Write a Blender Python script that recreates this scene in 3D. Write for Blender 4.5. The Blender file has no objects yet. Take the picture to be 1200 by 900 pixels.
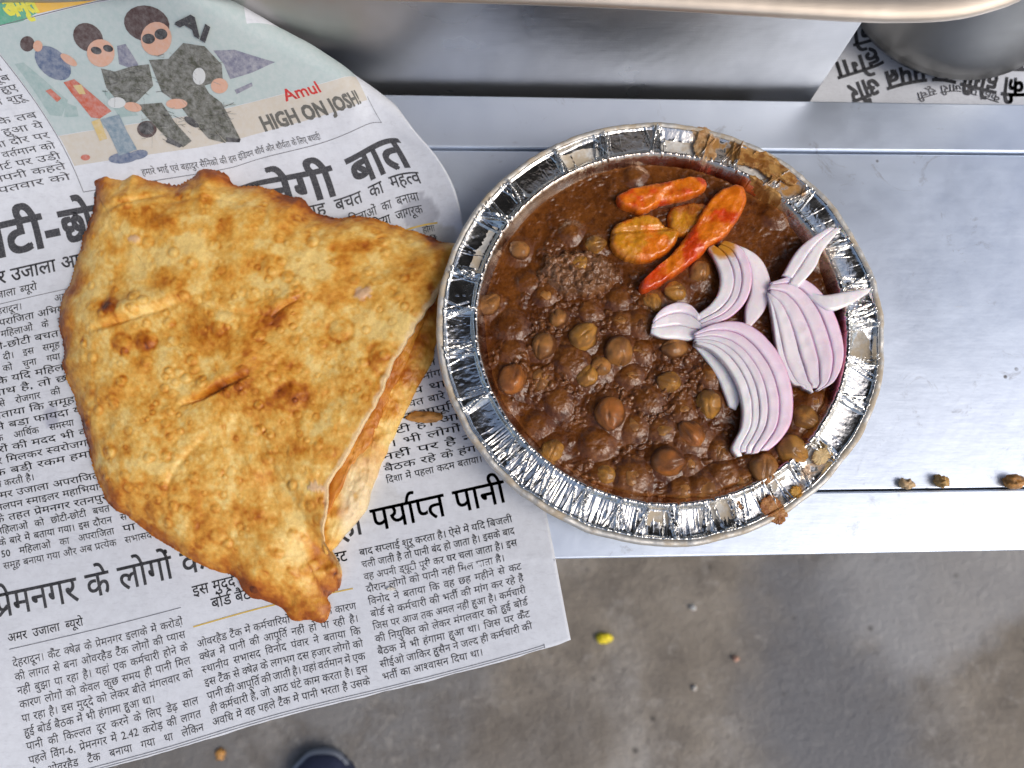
import bpy, math, random
import numpy as np
R = math.radians
sc = bpy.context.scene
# ------------------------------------------------------------------ camera
TILT, CAMH, FPX = R(12.7), 0.33, 900.0
cam = bpy.data.cameras.new('camera'); camo = bpy.data.objects.new('camera', cam); sc.collection.objects.link(camo)
camo.location = (0, 0, CAMH); camo.rotation_euler = (TILT, 0, 0)
cam.sensor_width = 36; cam.lens = 27; cam.clip_start = 0.01; cam.clip_end = 50
cam.dof.use_dof = True; cam.dof.focus_distance = 0.315; cam.dof.aperture_fstop = 9.0
sc.camera = camo
# ------------------------------------------------------------------ world, sun, exposure
SUN_EL, SUN_AZ = R(50), R(122)          # azimuth clockwise from +Y
w = bpy.data.worlds.new('World'); sc.world = w; w.use_nodes = True
nt = w.node_tree; sky = nt.nodes.new('ShaderNodeTexSky'); sky.sky_type = 'NISHITA'; sky.sun_disc = False
sky.sun_elevation = SUN_EL; sky.sun_rotation = SUN_AZ; sky.dust_density = 4.0; sky.air_density = 1.0; sky.ozone_density = 1.0
nt.nodes['Background'].inputs['Strength'].default_value = 0.12
nt.links.new(sky.outputs[0], nt.nodes['Background'].inputs[0])
sun = bpy.data.lights.new('sun', 'SUN'); suno = bpy.data.objects.new('sun', sun); sc.collection.objects.link(suno)
sun.energy = 1.2; sun.angle = R(28); sun.color = (1, 0.96, 0.9)
suno.rotation_euler = (math.pi/2 - SUN_EL, 0, math.pi - SUN_AZ)
vs = sc.view_settings; vs.view_transform = 'Standard'; vs.look = 'None'; vs.exposure = 0.1; vs.gamma = 1
# ------------------------------------------------------------------ geometry helpers
FZ = -0.45
ct, st = math.cos(TILT), math.sin(TILT)
def P(px, py, z=0.0):
    """the point at height z that the photograph shows at (px, py)"""
    px = np.asarray(px, float); py = np.asarray(py, float); z = np.asarray(z, float)
    dx = (px-600)/FPX; dy = (450-py)/FPX
    dz = dy*st - ct; k = (z-CAMH)/dz
    return np.stack([k*dx, k*(dy*ct+st), z+0*k], -1)
def W2px(x, y, z):
    dx, dy, dz = x, y, z-CAMH; yc = dy*ct+dz*st; zc_ = -dy*st+dz*ct
    return 600+FPX*dx/-zc_, 450-FPX*yc/-zc_
def smooth(a, b, x):
    t = np.clip((np.asarray(x, float)-a)/(b-a), 0, 1); return t*t*(3-2*t)
def _h(ix, iy, s):
    n = (ix.astype(np.int64)*374761393 + iy.astype(np.int64)*668265263 + s*1442695041) & 0xffffffff
    n = ((n ^ (n >> 13))*1274126177) & 0xffffffff
    return ((n ^ (n >> 16)) & 0xffff)/65535.0
def vn(x, y, s=0):
    x = np.asarray(x, float); y = np.asarray(y, float)
    ix = np.floor(x); iy = np.floor(y); fx = x-ix; fy = y-iy
    fx = fx*fx*fx*(fx*(fx*6-15)+10); fy = fy*fy*fy*(fy*(fy*6-15)+10)
    a = _h(ix, iy, s); b = _h(ix+1, iy, s); c = _h(ix, iy+1, s); d = _h(ix+1, iy+1, s)
    return (a*(1-fx)+b*fx)*(1-fy)+(c*(1-fx)+d*fx)*fy
def fbm(x, y, s=0, o=4):
    v = 0; a = .5; t = 0
    for k in range(o):
        v = v + a*vn(x*2**k+17.3*k, y*2**k-9.1*k, s+k); t += a; a *= .5
    return v/t
def worley(x, y, s=0):
    ix = np.floor(x); iy = np.floor(y); best = np.full(np.shape(x), 9.0)
    for i in (-1, 0, 1):
        for j in (-1, 0, 1):
            cx = ix+i+_h(ix+i, iy+j, s); cy = iy+j+_h(ix+i, iy+j, s+77)
            best = np.minimum(best, (cx-x)**2+(cy-y)**2)
    return np.sqrt(best)
def link(name, me, mat, parent=None, smooth_=True):
    if smooth_ and len(me.polygons): me.polygons.foreach_set('use_smooth', [True]*len(me.polygons))
    for m in (mat if isinstance(mat, (list, tuple)) else [mat]): me.materials.append(m)
    o = bpy.data.objects.new(name, me); sc.collection.objects.link(o)
    if parent is not None: o.parent = parent
    return o
def mesh(name, V, F, mat, parent=None, col=None, smooth_=True):
    me = bpy.data.meshes.new(name)
    V = np.asarray(V, float)
    if isinstance(F, np.ndarray):
        n, k = F.shape
        me.vertices.add(len(V)); me.vertices.foreach_set('co', V.astype(np.float32).ravel())
        me.loops.add(n*k); me.loops.foreach_set('vertex_index', F.astype(np.int32).ravel())
        me.polygons.add(n); me.polygons.foreach_set('loop_start', np.arange(0, n*k, k, dtype=np.int32))
        me.update(calc_edges=True)
    else:
        me.from_pydata([tuple(v) for v in V], [], [tuple(f) for f in F]); me.update()
    if col is not None:
        a = me.color_attributes.new('Col', 'FLOAT_COLOR', 'POINT')
        c = np.ones((len(V), 4), np.float32); c[:, :3] = col; a.data.foreach_set('color', c.ravel())
    return link(name, me, mat, parent, smooth_)
def gridF(n, m, wrap=False, off=0):
    i = np.arange(n-1)[:, None]; j = np.arange(m if wrap else m-1)[None, :]; j2 = (j+1) % m
    a = off+i*m+j; b = off+i*m+j2; c = off+(i+1)*m+j2; d = off+(i+1)*m+j
    return np.stack(np.broadcast_arrays(a, b, c, d), -1).reshape(-1, 4)
def tag(o, label=None, cat=None, group=None, kind=None):
    for k, v in (('label', label), ('category', cat), ('group', group), ('kind', kind)):
        if v: o[k] = v
    return o
def empty(name, loc=(0, 0, 0)):
    o = bpy.data.objects.new(name, None); sc.collection.objects.link(o); o.location = loc; o.empty_display_size = .01; return o
def adopt(root, objs):
    """hang parts built in world coordinates on an Empty that stands at the thing's base"""
    from mathutils import Matrix
    for o in objs:
        o.parent = root; o.matrix_parent_inverse = Matrix.Translation(-root.location)
def resample(pts, n, closed=True, sm=True):
    p = np.asarray(pts, float)
    if closed: p = np.vstack([p, p[:1]])
    if sm:      # Catmull-Rom
        q = []; m = len(p)-1
        for i in range(m):
            p0 = p[i-1] if i > 0 else (p[-2] if closed else p[0]); p3 = p[i+2] if i+2 <= m else (p[1] if closed else p[m])
            t = np.linspace(0, 1, 8, endpoint=False)[:, None]
            q.append(.5*((2*p[i])+(-p0+p[i+1])*t+(2*p0-5*p[i]+4*p[i+1]-p3)*t*t+(-p0+3*p[i]-3*p[i+1]+p3)*t**3))
        p = np.vstack(q+[p[-1:]])
    d = np.r_[0, np.cumsum(np.linalg.norm(np.diff(p, axis=0), axis=1))]
    s = np.linspace(0, d[-1], n, endpoint=not closed)
    return np.stack([np.interp(s, d, p[:, k]) for k in range(p.shape[1])], -1)
def prism(name, pts, z0, z1, mat, parent=None, bevel=0.0, sm=False):
    """a solid slab whose outline is given in world x, y"""
    n = len(pts); V = [(x, y, z0) for x, y in pts]+[(x, y, z1) for x, y in pts]
    F = [tuple(range(n))[::-1], tuple(range(n, 2*n))]+[(i, (i+1) % n, n+(i+1) % n, n+i) for i in range(n)]
    o = mesh(name, V, F, mat, parent, smooth_=sm)
    if bevel:
        b = o.modifiers.new('bevel', 'BEVEL'); b.width = bevel; b.segments = 3; b.limit_method = 'ANGLE'
        b.harden_normals = False
    return o
# ------------------------------------------------------------------ materials
class Mat:
    def __init__(s, name, col=(.5, .5, .5), rough=.5, metal=0., **kw):
        s.m = bpy.data.materials.new(name); s.m.use_nodes = True; s.t = s.m.node_tree
        s.b = s.t.nodes['Principled BSDF']; s.b.inputs['Base Color'].default_value = (*col, 1)
        s.b.inputs['Roughness'].default_value = rough; s.b.inputs['Metallic'].default_value = metal
        for k, v in kw.items(): s.b.inputs[k.replace('_', ' ')].default_value = v
        s.g = s.t.nodes.new('ShaderNodeNewGeometry').outputs['Position']
        s.tc = s.t.nodes.new('ShaderNodeTexCoord').outputs['Object']
    def n(s, typ, **kw):
        x = s.t.nodes.new(typ)
        for k, v in kw.items():
            if k in x.inputs: s.put(x.inputs[k], v)
            else: setattr(x, k, v)
        return x
    def put(s, inp, v):
        if isinstance(v, bpy.types.NodeSocket): s.t.links.new(v, inp)
        else: inp.default_value = v
    def mapping(s, scale, rot=(0, 0, 0), src=None):
        x = s.n('ShaderNodeMapping'); s.put(x.inputs['Vector'], src or s.tc); x.inputs['Scale'].default_value = scale; x.inputs['Rotation'].default_value = rot
        return x.outputs[0]
    def noise(s, scale, detail=4, rough=.6, vec=None, dist=0., typ=None):
        x = s.n('ShaderNodeTexNoise', Scale=scale, Detail=detail, Roughness=rough, Distortion=dist); s.put(x.inputs['Vector'], vec or s.tc); return x.outputs['Fac']
    def voro(s, scale, vec=None, feature='F1', rnd=1.):
        x = s.n('ShaderNodeTexVoronoi', feature=feature); x.inputs['Scale'].default_value = scale; x.inputs['Randomness'].default_value = rnd; s.put(x.inputs['Vector'], vec or s.tc); return x.outputs['Distance']
    def ramp(s, f, stops):
        x = s.n('ShaderNodeValToRGB'); s.put(x.inputs[0], f); e = x.color_ramp.elements
        while len(e) < len(stops): e.new(.5)
        for el, (p, c) in zip(e, stops): el.position = p; el.color = (*(c if isinstance(c, tuple) else (c, c, c)), 1)
        return x.outputs[0]
    def mix(s, f, a, b, mode='MIX'):
        x = s.t.nodes.new('ShaderNodeMix'); x.data_type = 'RGBA'; x.blend_type = mode
        s.put(x.inputs[0], f)
        for i, v in ((6, a), (7, b)):
            if isinstance(v, tuple) and len(v) == 3: v = (*v, 1)
            s.put(x.inputs[i], v)
        return x.outputs[2]
    def math(s, op, a, b=0., c=0.):
        x = s.n('ShaderNodeMath', operation=op)
        for i, v in enumerate((a, b, c)): s.put(x.inputs[i], v)
        return x.outputs[0]
    def bump(s, h, strength=.3, dist=.001, prev=None):
        x = s.n('ShaderNodeBump'); x.inputs['Strength'].default_value = strength; x.inputs['Distance'].default_value = dist
        s.put(x.inputs['Height'], h)
        if prev is not None: s.put(x.inputs['Normal'], prev)
        s.put(s.b.inputs['Normal'], x.outputs[0]); return x.outputs[0]
    def attr(s): return s.n('ShaderNodeAttribute', attribute_name='Col').outputs['Color']
    def set(s, **kw):
        for k, v in kw.items():
            v = (*v, 1) if isinstance(v, tuple) and len(v) == 3 else v
            s.put(s.b.inputs[k.replace('_', ' ')], v)

def mat_floor():
    a = Mat('concrete', rough=.85)
    n1 = a.noise(3.2, 5, .62, dist=.3); n2 = a.noise(26, 6, .72); n3 = a.noise(140, 3, .7); n4 = a.noise(1.6, 2, .5, a.mapping((1.6, .5, 1)))
    c = a.ramp(n1, [(.34, (.17, .145, .115)), (.5, (.25, .22, .182)), (.62, (.34, .325, .305))])
    c = a.mix(a.ramp(n4, [(.50, 0.), (.56, .7)]), c, (.15, .155, .165))
    c = a.mix(a.ramp(n2, [(.38, .6), (.54, 0.)]), c, (.12, .104, .088))
    c = a.mix(a.ramp(a.noise(55, 4, .7), [(.56, 0.), (.72, .5)]), c, (.4, .38, .35))
    def patch(px, py, sx, sy, wob, lo_, hi_, c, colr, k):
        q = P(px, py, FZ); mp = a.n('ShaderNodeMapping'); mp.vector_type = 'TEXTURE'; a.put(mp.inputs['Vector'], a.g); mp.inputs['Location'].default_value = tuple(q); mp.inputs['Scale'].default_value = (sx, sy, 1); mp.inputs['Rotation'].default_value = (0, 0, .25)
        ln = a.n('ShaderNodeVectorMath', operation='LENGTH'); a.put(ln.inputs[0], mp.outputs[0])
        d = a.math('ADD', ln.outputs['Value'], a.math('MULTIPLY', a.math('SUBTRACT', a.noise(9, 5, .65), .5), wob))
        return a.mix(a.ramp(d, [(lo_, k), (hi_, 0.)]), c, colr)
    c = patch(1090, 690, .17, .085, 1.6, .55, .95, c, (.36, .365, .375), .6)
    c = patch(965, 830, .085, .17, 1.5, .5, .95, c, (.125, .13, .145), .75)
    c = patch(640, 860, .10, .06, 1.5, .5, .95, c, (.12, .105, .09), .6)
    sp = a.ramp(a.voro(48), [(.08, .75), (.17, 0.)]); sp = a.math('MULTIPLY', sp, a.ramp(a.noise(9, 2), [(.5, 0.), (.6, 1.)]))
    c = a.mix(sp, c, (.04, .036, .032))
    a.set(Base_Color=c, Roughness=a.ramp(n1, [(.3, .8), (.7, .55)])); a.bump(a.math('ADD', n2, n3), .5, .004)
    return a.m
def mat_bench():
    a = Mat('painted_metal', (.5, .53, .57), .38, .78)
    lo = a.noise(7, 4, .6); br = a.noise(14, 6, .7, a.mapping((1, 9, 4))); fine = a.noise(160, 3, .6)
    c = a.ramp(lo, [(.3, (.67, .76, .90)), (.7, (.75, .83, .96))])
    c = a.mix(a.ramp(a.noise(38, 6, .75, dist=1.5), [(.60, 0.), (.68, .45)]), c, (.36, .38, .42))
    sc_ = a.ramp(a.noise(60, 3, .8, a.mapping((.35, 3, 1), (0, 0, .5))), [(.68, 0.), (.72, .55)])
    c = a.mix(sc_, c, (.78, .80, .84))
    sp = a.ramp(a.voro(95), [(.06, .9), (.11, 0.)]); sp = a.math('MULTIPLY', sp, a.ramp(a.noise(30, 2), [(.56, 0.), (.64, 1.)]))
    c = a.mix(sp, c, (.1, .09, .085))
    a.set(Base_Color=c, Roughness=a.ramp(a.noise(30, 4, .7), [(.3, .36), (.7, .5)]))
    p = a.bump(a.noise(30, 3, .5, dist=.4), .22, .0012); a.bump(a.math('ADD', br, fine), .12, .0006, p)
    return a.m
def mat_steel(name='stainless_steel', col=(.52, .51, .50), r0=.22, r1=.42, stretch=(1, 1, 14)):
    a = Mat(name, col, .3, 1.)
    br = a.noise(60, 5, .7, a.mapping(stretch)); lo = a.noise(14, 4, .6)
    c = a.mix(a.ramp(lo, [(.35, 0.), (.7, .6)]), col, tuple(x*.72 for x in col))
    a.set(Base_Color=c, Roughness=a.ramp(lo, [(.3, r0), (.7, r1)])); p = a.bump(lo, .35, .003); a.bump(br, .1, .0006, p)
    return a.m
def mat_paper(col=(.69, .725, .79), name='newsprint'):
    a = Mat(name, col, .9)
    f = a.noise(900, 3, .6); lo = a.noise(18, 3, .6)
    c = a.mix(a.ramp(lo, [(.35, 0.), (.7, 1.)]), tuple(x*.94 for x in col), col)
    c = a.mix(a.ramp(a.noise(230, 5, .75), [(.4, 0.), (.62, .16)]), c, (.34, .35, .38))
    ghost = a.noise(260, 2, .6, a.mapping((1, 3, 1), (0, 0, -.22)))
    c = a.mix(a.ramp(ghost, [(.56, 0.), (.68, .13)]), c, (.3, .31, .36))
    gr = a.attr(); c = a.mix(1., c, gr, 'MULTIPLY')
    a.set(Base_Color=c); p = a.bump(a.noise(45, 3, .5), .3, .0012); a.bump(f, .15, .0002, p)
    return a.m
def mat_ink(name, col):
    a = Mat(name, col, .75); f = a.noise(1500, 3, .7)
    a.set(Base_Color=a.mix(a.ramp(f, [(.45, 0.), (.75, .45)]), col, tuple(min(1, x+.22) for x in col))); return a.m
def mat_print(name, col, var=.35):
    a = Mat(name, col, .85); f = a.noise(420, 4, .7)
    a.set(Base_Color=a.mix(a.ramp(f, [(.35, 0.), (.65, var)]), col, (.62, .64, .66))); return a.m
def mat_foil():
    a = Mat('aluminium_foil', (.8, .8, .79), .2, 1.)
    stn = a.attr(); sf = a.n('ShaderNodeAttribute', attribute_name='Film').outputs['Fac']
    f1 = a.noise(150, 4, .7); f2 = a.voro(170, feature='DISTANCE_TO_EDGE'); f3 = a.noise(900, 3, .6)
    a.set(Base_Color=a.mix(1., a.mix(a.ramp(a.noise(60, 4), [(.4, 0.), (.7, .5)]), (.83, .83, .81), (.6, .58, .54)), stn, 'MULTIPLY'),
          Roughness=a.ramp(f1, [(.3, .12), (.7, .3)]))
    base = a.b.inputs['Base Color'].links[0].from_socket; rg_ = a.b.inputs['Roughness'].links[0].from_socket
    a.set(Base_Color=a.mix(sf, base, a.mix(a.noise(260, 4, .7), (.22, .085, .015), (.62, .36, .12))), Metallic=a.math('SUBTRACT', 1., sf), Roughness=a.math('ADD', rg_, a.math('MULTIPLY', sf, .15)))
    p = a.bump(f1, .3, .0009); a.bump(f3, .12, .0002, p)
    return a.m
def mat_attr(name, rough=.5, bump=(), spec=.5, sss=0., rvar=None, coat=0., mul=None):
    a = Mat(name, rough=rough); c = a.attr()
    if mul:
        n = a.noise(mul[0], 5, .7); c = a.mix(1., c, a.ramp(n, [(.3, mul[1]), (.7, mul[2])]), 'MULTIPLY')
    a.set(Base_Color=c); a.b.inputs['Specular IOR Level'].default_value = spec
    if rvar: a.set(Roughness=a.ramp(a.noise(rvar[0], 4, .7), [(.35, rvar[1]), (.68, rvar[2])]))
    if sss:
        a.b.inputs['Subsurface Weight'].default_value = sss; a.b.inputs['Subsurface Radius'].default_value = (1, .5, .25); a.b.inputs['Subsurface Scale'].default_value = .0025
    if coat: a.b.inputs['Coat Weight'].default_value = coat; a.b.inputs['Coat Roughness'].default_value = .12
    p = None
    for s, k, d in bump: p = a.bump(a.noise(s, 4, .65), k, d, p)
    return a.m
M_floor = mat_floor(); M_bench = mat_bench(); M_steel = mat_steel()
M_rim = mat_steel('beige_reflection_steel', (.62, .55, .475), .5, .62, (1, 14, 1)); M_vessel = mat_steel('dull_steel', (.34, .335, .32), .35, .5, (1, 14, 1))  # rim steel: its beige stands in for reflections, put into the base colour
M_paper = mat_paper(); M_ink = mat_ink('black_ink', (.045, .047, .056)); M_inkb = mat_ink('body_ink', (.15, .152, .17))
M_foil = mat_foil()
M_card = Mat('brown_card', (.52, .44, .33), .8).m
M_dark = Mat('dark_plank', (.06, .055, .05), .8).m
# ------------------------------------------------------------------ floor and bench

mesh('floor', [(-6, -6, FZ), (6, -6, FZ), (6, 6, FZ), (-6, 6, FZ)], [(0, 1, 2, 3)], M_floor, smooth_=False)['kind'] = 'structure'
def quadx(y0a, y0b, z):   # a straight edge through two photograph points, carried on to x = -.55 and .6
    a = P(*y0a, z); b = P(*y0b, z); s = (b[1]-a[1])/(b[0]-a[0])
    return [(-.55, a[1]+s*(-.55-a[0])), (.6, a[1]+s*(.6-a[0]))]
e_back = quadx((430, 110), (1200, 122), .0015); e_groove = quadx((500, 172), (1200, 178), .0015)
e_seam = quadx((985, 576), (1200, 573), .001); e_front = quadx((655, 655), (1200, 645), .001)
bench = empty('metal_bench', (0, (e_groove[0][1]+e_seam[0][1])/2, FZ))
tag(bench, 'grey painted sheet metal bench under the newspaper and the foil bowl', 'bench')
gap = .0009
prts = [prism('back_rail', [(e_groove[0][0], e_groove[0][1]), e_groove[1], e_back[1], e_back[0]], -.02, .0015, M_bench, bevel=.0009),
        prism('table_panel', [(e_seam[0][0], e_seam[0][1]+gap), (e_seam[1][0], e_seam[1][1]+gap), (e_groove[1][0], e_groove[1][1]-gap), (e_groove[0][0], e_groove[0][1]-gap)], -.003, 0, M_bench, bevel=.0005),
        prism('front_strip', [e_front[0], e_front[1], e_seam[1], e_seam[0]], -.03, .001, M_bench, bevel=.0008),
        prism('under_board', [(-.549, e_front[0][1]+.004), (.599, e_front[1][1]+.004), (.599, e_back[1][1]-.004), (-.549, e_back[0][1]-.004)], -.019, -.004, M_dark)]
adopt(bench, prts)
# plank behind the rail, on which the box and the second newspaper stand
ZB = -.012
yb = e_back
plank = prism('back_plank', [(yb[0][0], yb[0][1]+.003), (yb[1][0], yb[1][1]+.003), (.6, yb[1][1]+.5), (-.55, yb[0][1]+.5)], ZB-.02, ZB, M_dark)
tag(plank, 'dark plank behind the bench rail, under the steel box', 'plank')
# ------------------------------------------------------------------ added overhead tarpaulin, out of view, for foil and metal to reflect darkly
M_tarp = Mat('tarpaulin', (.05, .052, .055), .75).m
AW = [(-2.6, .12), (.52, .14), (.98, .55), (1.25, 2.6), (-2.6, 2.8)]
awn = empty('added_dark_awning', (-.6, 1.5, FZ)); tag(awn, 'added dark tarpaulin awning, unseen, for foil and metal to reflect', 'awning')
pa = [prism('added_canopy', AW, 1.30, 1.306, M_tarp), prism('added_valance', [(-2.6, .118), (.52, .138), (.521, .134), (-2.6, .114)], 1.24, 1.305, M_tarp)]
for x_, y_ in ((-2.5, 2.65), (1.15, 2.45)): pa.append(prism('added_pole', [(x_+.025*math.cos(k*math.pi/6), y_+.025*math.sin(k*math.pi/6)) for k in range(12)], FZ, 1.3, M_dark))
adopt(awn, pa)
# ------------------------------------------------------------------ steel box with its overhanging tray
ba = P(400, 108.5, .0); bb = P(955, 117, .0)
s = (bb[1]-ba[1])/(bb[0]-ba[0]); xl = -.45; ya = ba[1]+.0025; yl = ya+s*(xl-ba[0]); yr = bb[1]+.0025
ZT = .064
box = empty('steel_box', (float(bb[0]-.2), float(yr+.12), ZB))
tag(box, 'stainless steel box standing behind the bench rail under a wide tray', 'box')
xr = float(bb[0])
fp = prism('front_panel', [(xl, yl), (xr, yr), (xr, yr+.0015), (xl, yl+.0015)], ZB, ZT, M_steel, bevel=.0004)
sp = prism('side_panel', [(xr, yr+.0018), (xr, yr+.25), (xr-.0015, yr+.25), (xr-.0015, yr+.0018)], ZB, ZT, M_steel)
adopt(box, [fp, sp])
ro = [(P(x, y, ZT+.004)[0], P(x, y, ZT+.004)[1]) for x, y in [(-300, -22), (380, -3), (700, 7), (985, 23), (1060, 25), (1120, 22), (1165, 12), (1200, -2), (1225, -30), (1235, -60)]]
ro = resample(ro, 90, closed=False)
outline = list(map(tuple, ro))+[(ro[-1][0], ro[-1][1]+.25), (ro[0][0], ro[0][1]+.3)]
tray = empty('steel_tray', (.05, float(yr+.15), ZT))
tag(tray, 'wide steel tray with rounded corner overhanging the top of the steel box', 'tray')
rim_path = ro
# rolled rim: a tube that follows the outline, and the flat lid inside it
tv = []; K = 14; rr = .008
tang = np.gradient(rim_path, axis=0); tang /= np.linalg.norm(tang, axis=1)[:, None]; nrm = np.stack([-tang[:, 1], tang[:, 0]], -1)
for k in range(K):
    a_ = 2*math.pi*k/K
    tv.append(np.c_[rim_path+nrm*(rr+math.cos(a_)*rr*1.0), np.full(len(rim_path), ZT+.0035+math.sin(a_)*rr*.45)])
tv = np.stack(tv, 1).reshape(-1, 3)
r1 = mesh('rolled_rim', tv, gridF(len(rim_path), K, True), M_rim)
lid = prism('tray_top', [(x+nx*rr*1.9, y+ny*rr*1.9) for (x, y), (nx, ny) in zip(rim_path, nrm)]+[(ro[-1][0], ro[-1][1]+.25), (ro[0][0], ro[0][1]+.3)], ZT+.002, ZT+.0065, M_rim)
adopt(tray, [r1, lid])
# ------------------------------------------------------------------ dull steel vessel behind, right
vc = P(1160, -75, .03); vr = .056
prof = [(.0, ZB+.001), (.7, ZB+.001), (.86, ZB+.004), (.96, ZB+.012), (1.0, ZB+.025), (1.0, .06), (1.03, .062), (1.03, .065), (.99, .066), (.97, .06), (.97, 0.0), (0, -.001)]
th = np.linspace(0, 2*math.pi, 96, endpoint=False)
V = np.concatenate([np.c_[vc[0]+vr*r*np.cos(th), vc[1]+vr*r*np.sin(th), np.full(96, z)] for r, z in prof])
ves = mesh('steel_vessel', V, gridF(len(prof), 96, True), M_vessel)
tag(ves, 'round dull steel vessel standing on the newspaper behind the steel box', 'vessel')
# ------------------------------------------------------------------ lettering engine
_fc = bpy.data.curves.new('glyphs', 'FONT'); _fo = bpy.data.objects.new('glyphs', _fc); sc.collection.objects.link(_fo)
_G = {}
def _raw(s, bold):
    _fc.body = s; _fc.size = 1; _fc.resolution_u = 2; _fc.offset = bold
    dg = bpy.context.evaluated_depsgraph_get(); dg.update()
    ev = _fo.evaluated_get(dg); me = ev.to_mesh()
    me.calc_loop_triangles()
    v = np.zeros(len(me.vertices)*3); me.vertices.foreach_get('co', v); v = v.reshape(-1, 3)[:, :2]
    t = np.zeros(len(me.loop_triangles)*3, int); me.loop_triangles.foreach_get('vertices', t); t = t.reshape(-1, 3)
    ev.to_mesh_clear(); return v, t
def glyph(c, bold=0.):
    k = (c, bold)
    if k not in _G:
        v, t = _raw(c, bold)
        a, _ = _raw('|', bold); b, _ = _raw(('ा' if c == 'ि' else c)+'|', bold)
        _G[k] = (v, t, (b[:, 0].max()-a[:, 0].max()) if c != 'ि' else .259)
    return _G[k]
STEM = 'खगघचजझञणतथधनपबभमयलवशषस'
def shape(s):
    """list of (char, mode) in visual order: modes '', 'half', 'reph', 'rakar'"""
    out = []; i = 0; n = len(s); H = '\u094d'
    while i < n:
        c = s[i]
        if '\u0915' <= c <= '\u0939':
            pre = []; reph = False
            if c == 'र' and i+1 < n and s[i+1] == H and i+2 < n and '\u0915' <= s[i+2] <= '\u0939':
                reph = True; i += 2; c = s[i]
            cl = []
            while i+2 < n and s[i+1] == H and '\u0915' <= s[i+2] <= '\u0939':
                if s[i+2] == 'र': cl.append((c, 'rakar')); i += 2; c = None; break
                cl.append((c, 'half' if c in STEM or c in 'कफ' else 'hal')); i += 2; c = s[i]
            if c is not None: cl.append((c, ''))
            i += 1; post = []
            while i < n and ('\u093c' <= s[i] <= '\u094c' or '\u0900' <= s[i] <= '\u0903'):
                if s[i] == 'ि': pre.append(('ि', ''))
                else: post.append((s[i], ''))
                i += 1
            out += pre+cl
            spacing = [p for p in post if p[0] in 'ाीोौ']; rest = [p for p in post if p[0] not in 'ाीोौ']
            out += [p for p in rest if p[0] in 'ुूृ']+spacing+([('', 'reph')] if reph else [])+[p for p in rest if p[0] not in 'ुूृ']
        else:
            out.append((c, '')); i += 1
    return out
def layout(s, bold=0., width=None, size=1.):
    """vertices and triangles of a line of text, x along, y up, in units of size; justified to width"""
    Vs, Ts, x, off = [], [], 0., 0
    sh = shape(s); ns = sum(1 for c, m in sh if c == ' ')
    adv = {}
    def put(v, t, x0):
        nonlocal off
        Vs.append(v+[x0, 0]); Ts.append(t+off); off += len(v)
    pieces = []
    for c, m in sh:
        if c == ' ': pieces.append((None, None, x)); x += .30; pieces[-1] = ('sp', None, x); continue
        if m == 'reph':
            v, t, a = glyph('े', bold); pieces.append((v*[-1, 1]+[-.36, .0], t, x)); continue
        v, t, a = glyph(c, bold)
        if m == 'half':
            cut = a-(.20 if c in STEM else .26)
            if c in STEM:
                ctr = v[t].mean(1)[:, 0]; vv = v.copy(); vv[:, 0] = np.minimum(vv[:, 0], cut); pieces.append((vv, t, x)); x += cut
            else: vv = v.copy(); vv[:, 0] = np.minimum(vv[:, 0], a*.70); pieces.append((vv, t, x)); x += a*.66
            continue
        if m == 'rakar':
            pieces.append((v, t, x)); q = np.array([[a-.20, .30], [a-.16, .23], [a-.46, .02], [a-.50, .07]]); pieces.append((q, np.array([[0, 1, 2], [0, 2, 3]]), x)); x += a; continue
        if len(v): pieces.append((v, t, x))
        x += a
        if m == 'hal': pieces.append((glyph('्', bold)[0], glyph('्', bold)[1], x))
    W = x; k = 1.; extra = 0.
    if width:
        w_ = width/size
        if ns: extra = (w_-W)/ns; lo = -.12; 
        if not ns or extra < -.12 or extra > .9: k = w_/W; extra = 0.
    nsp = 0
    for v, t, x0 in pieces:
        if isinstance(v, str): nsp += 1; continue
        if v is None: continue
        vv = (v+[x0, 0])*[k, 1]+[nsp*extra, 0]; Vs.append(vv); Ts.append(t+off); off += len(vv)
    if not Vs: return np.zeros((0, 2)), np.zeros((0, 3), int), 0
    return np.vstack(Vs)*size, np.vstack(Ts), (W*k+ns*extra)*size
def subdiv(v, t, L):
    for _ in range(14):
        e = np.linalg.norm(v[t]-v[t[:, [1, 2, 0]]], axis=2); mx = e.max(1); bad = mx > L
        if not bad.any(): break
        b = t[bad]; k = e[bad].argmax(1); r = np.arange(len(b))
        a0 = b[r, k]; a1 = b[r, (k+1) % 3]; a2 = b[r, (k+2) % 3]
        m = len(v)+r; v = np.vstack([v, (v[a0]+v[a1])/2])
        t = np.vstack([t[~bad], np.c_[a0, m, a2], np.c_[m, a1, a2]])
    return v, t
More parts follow.
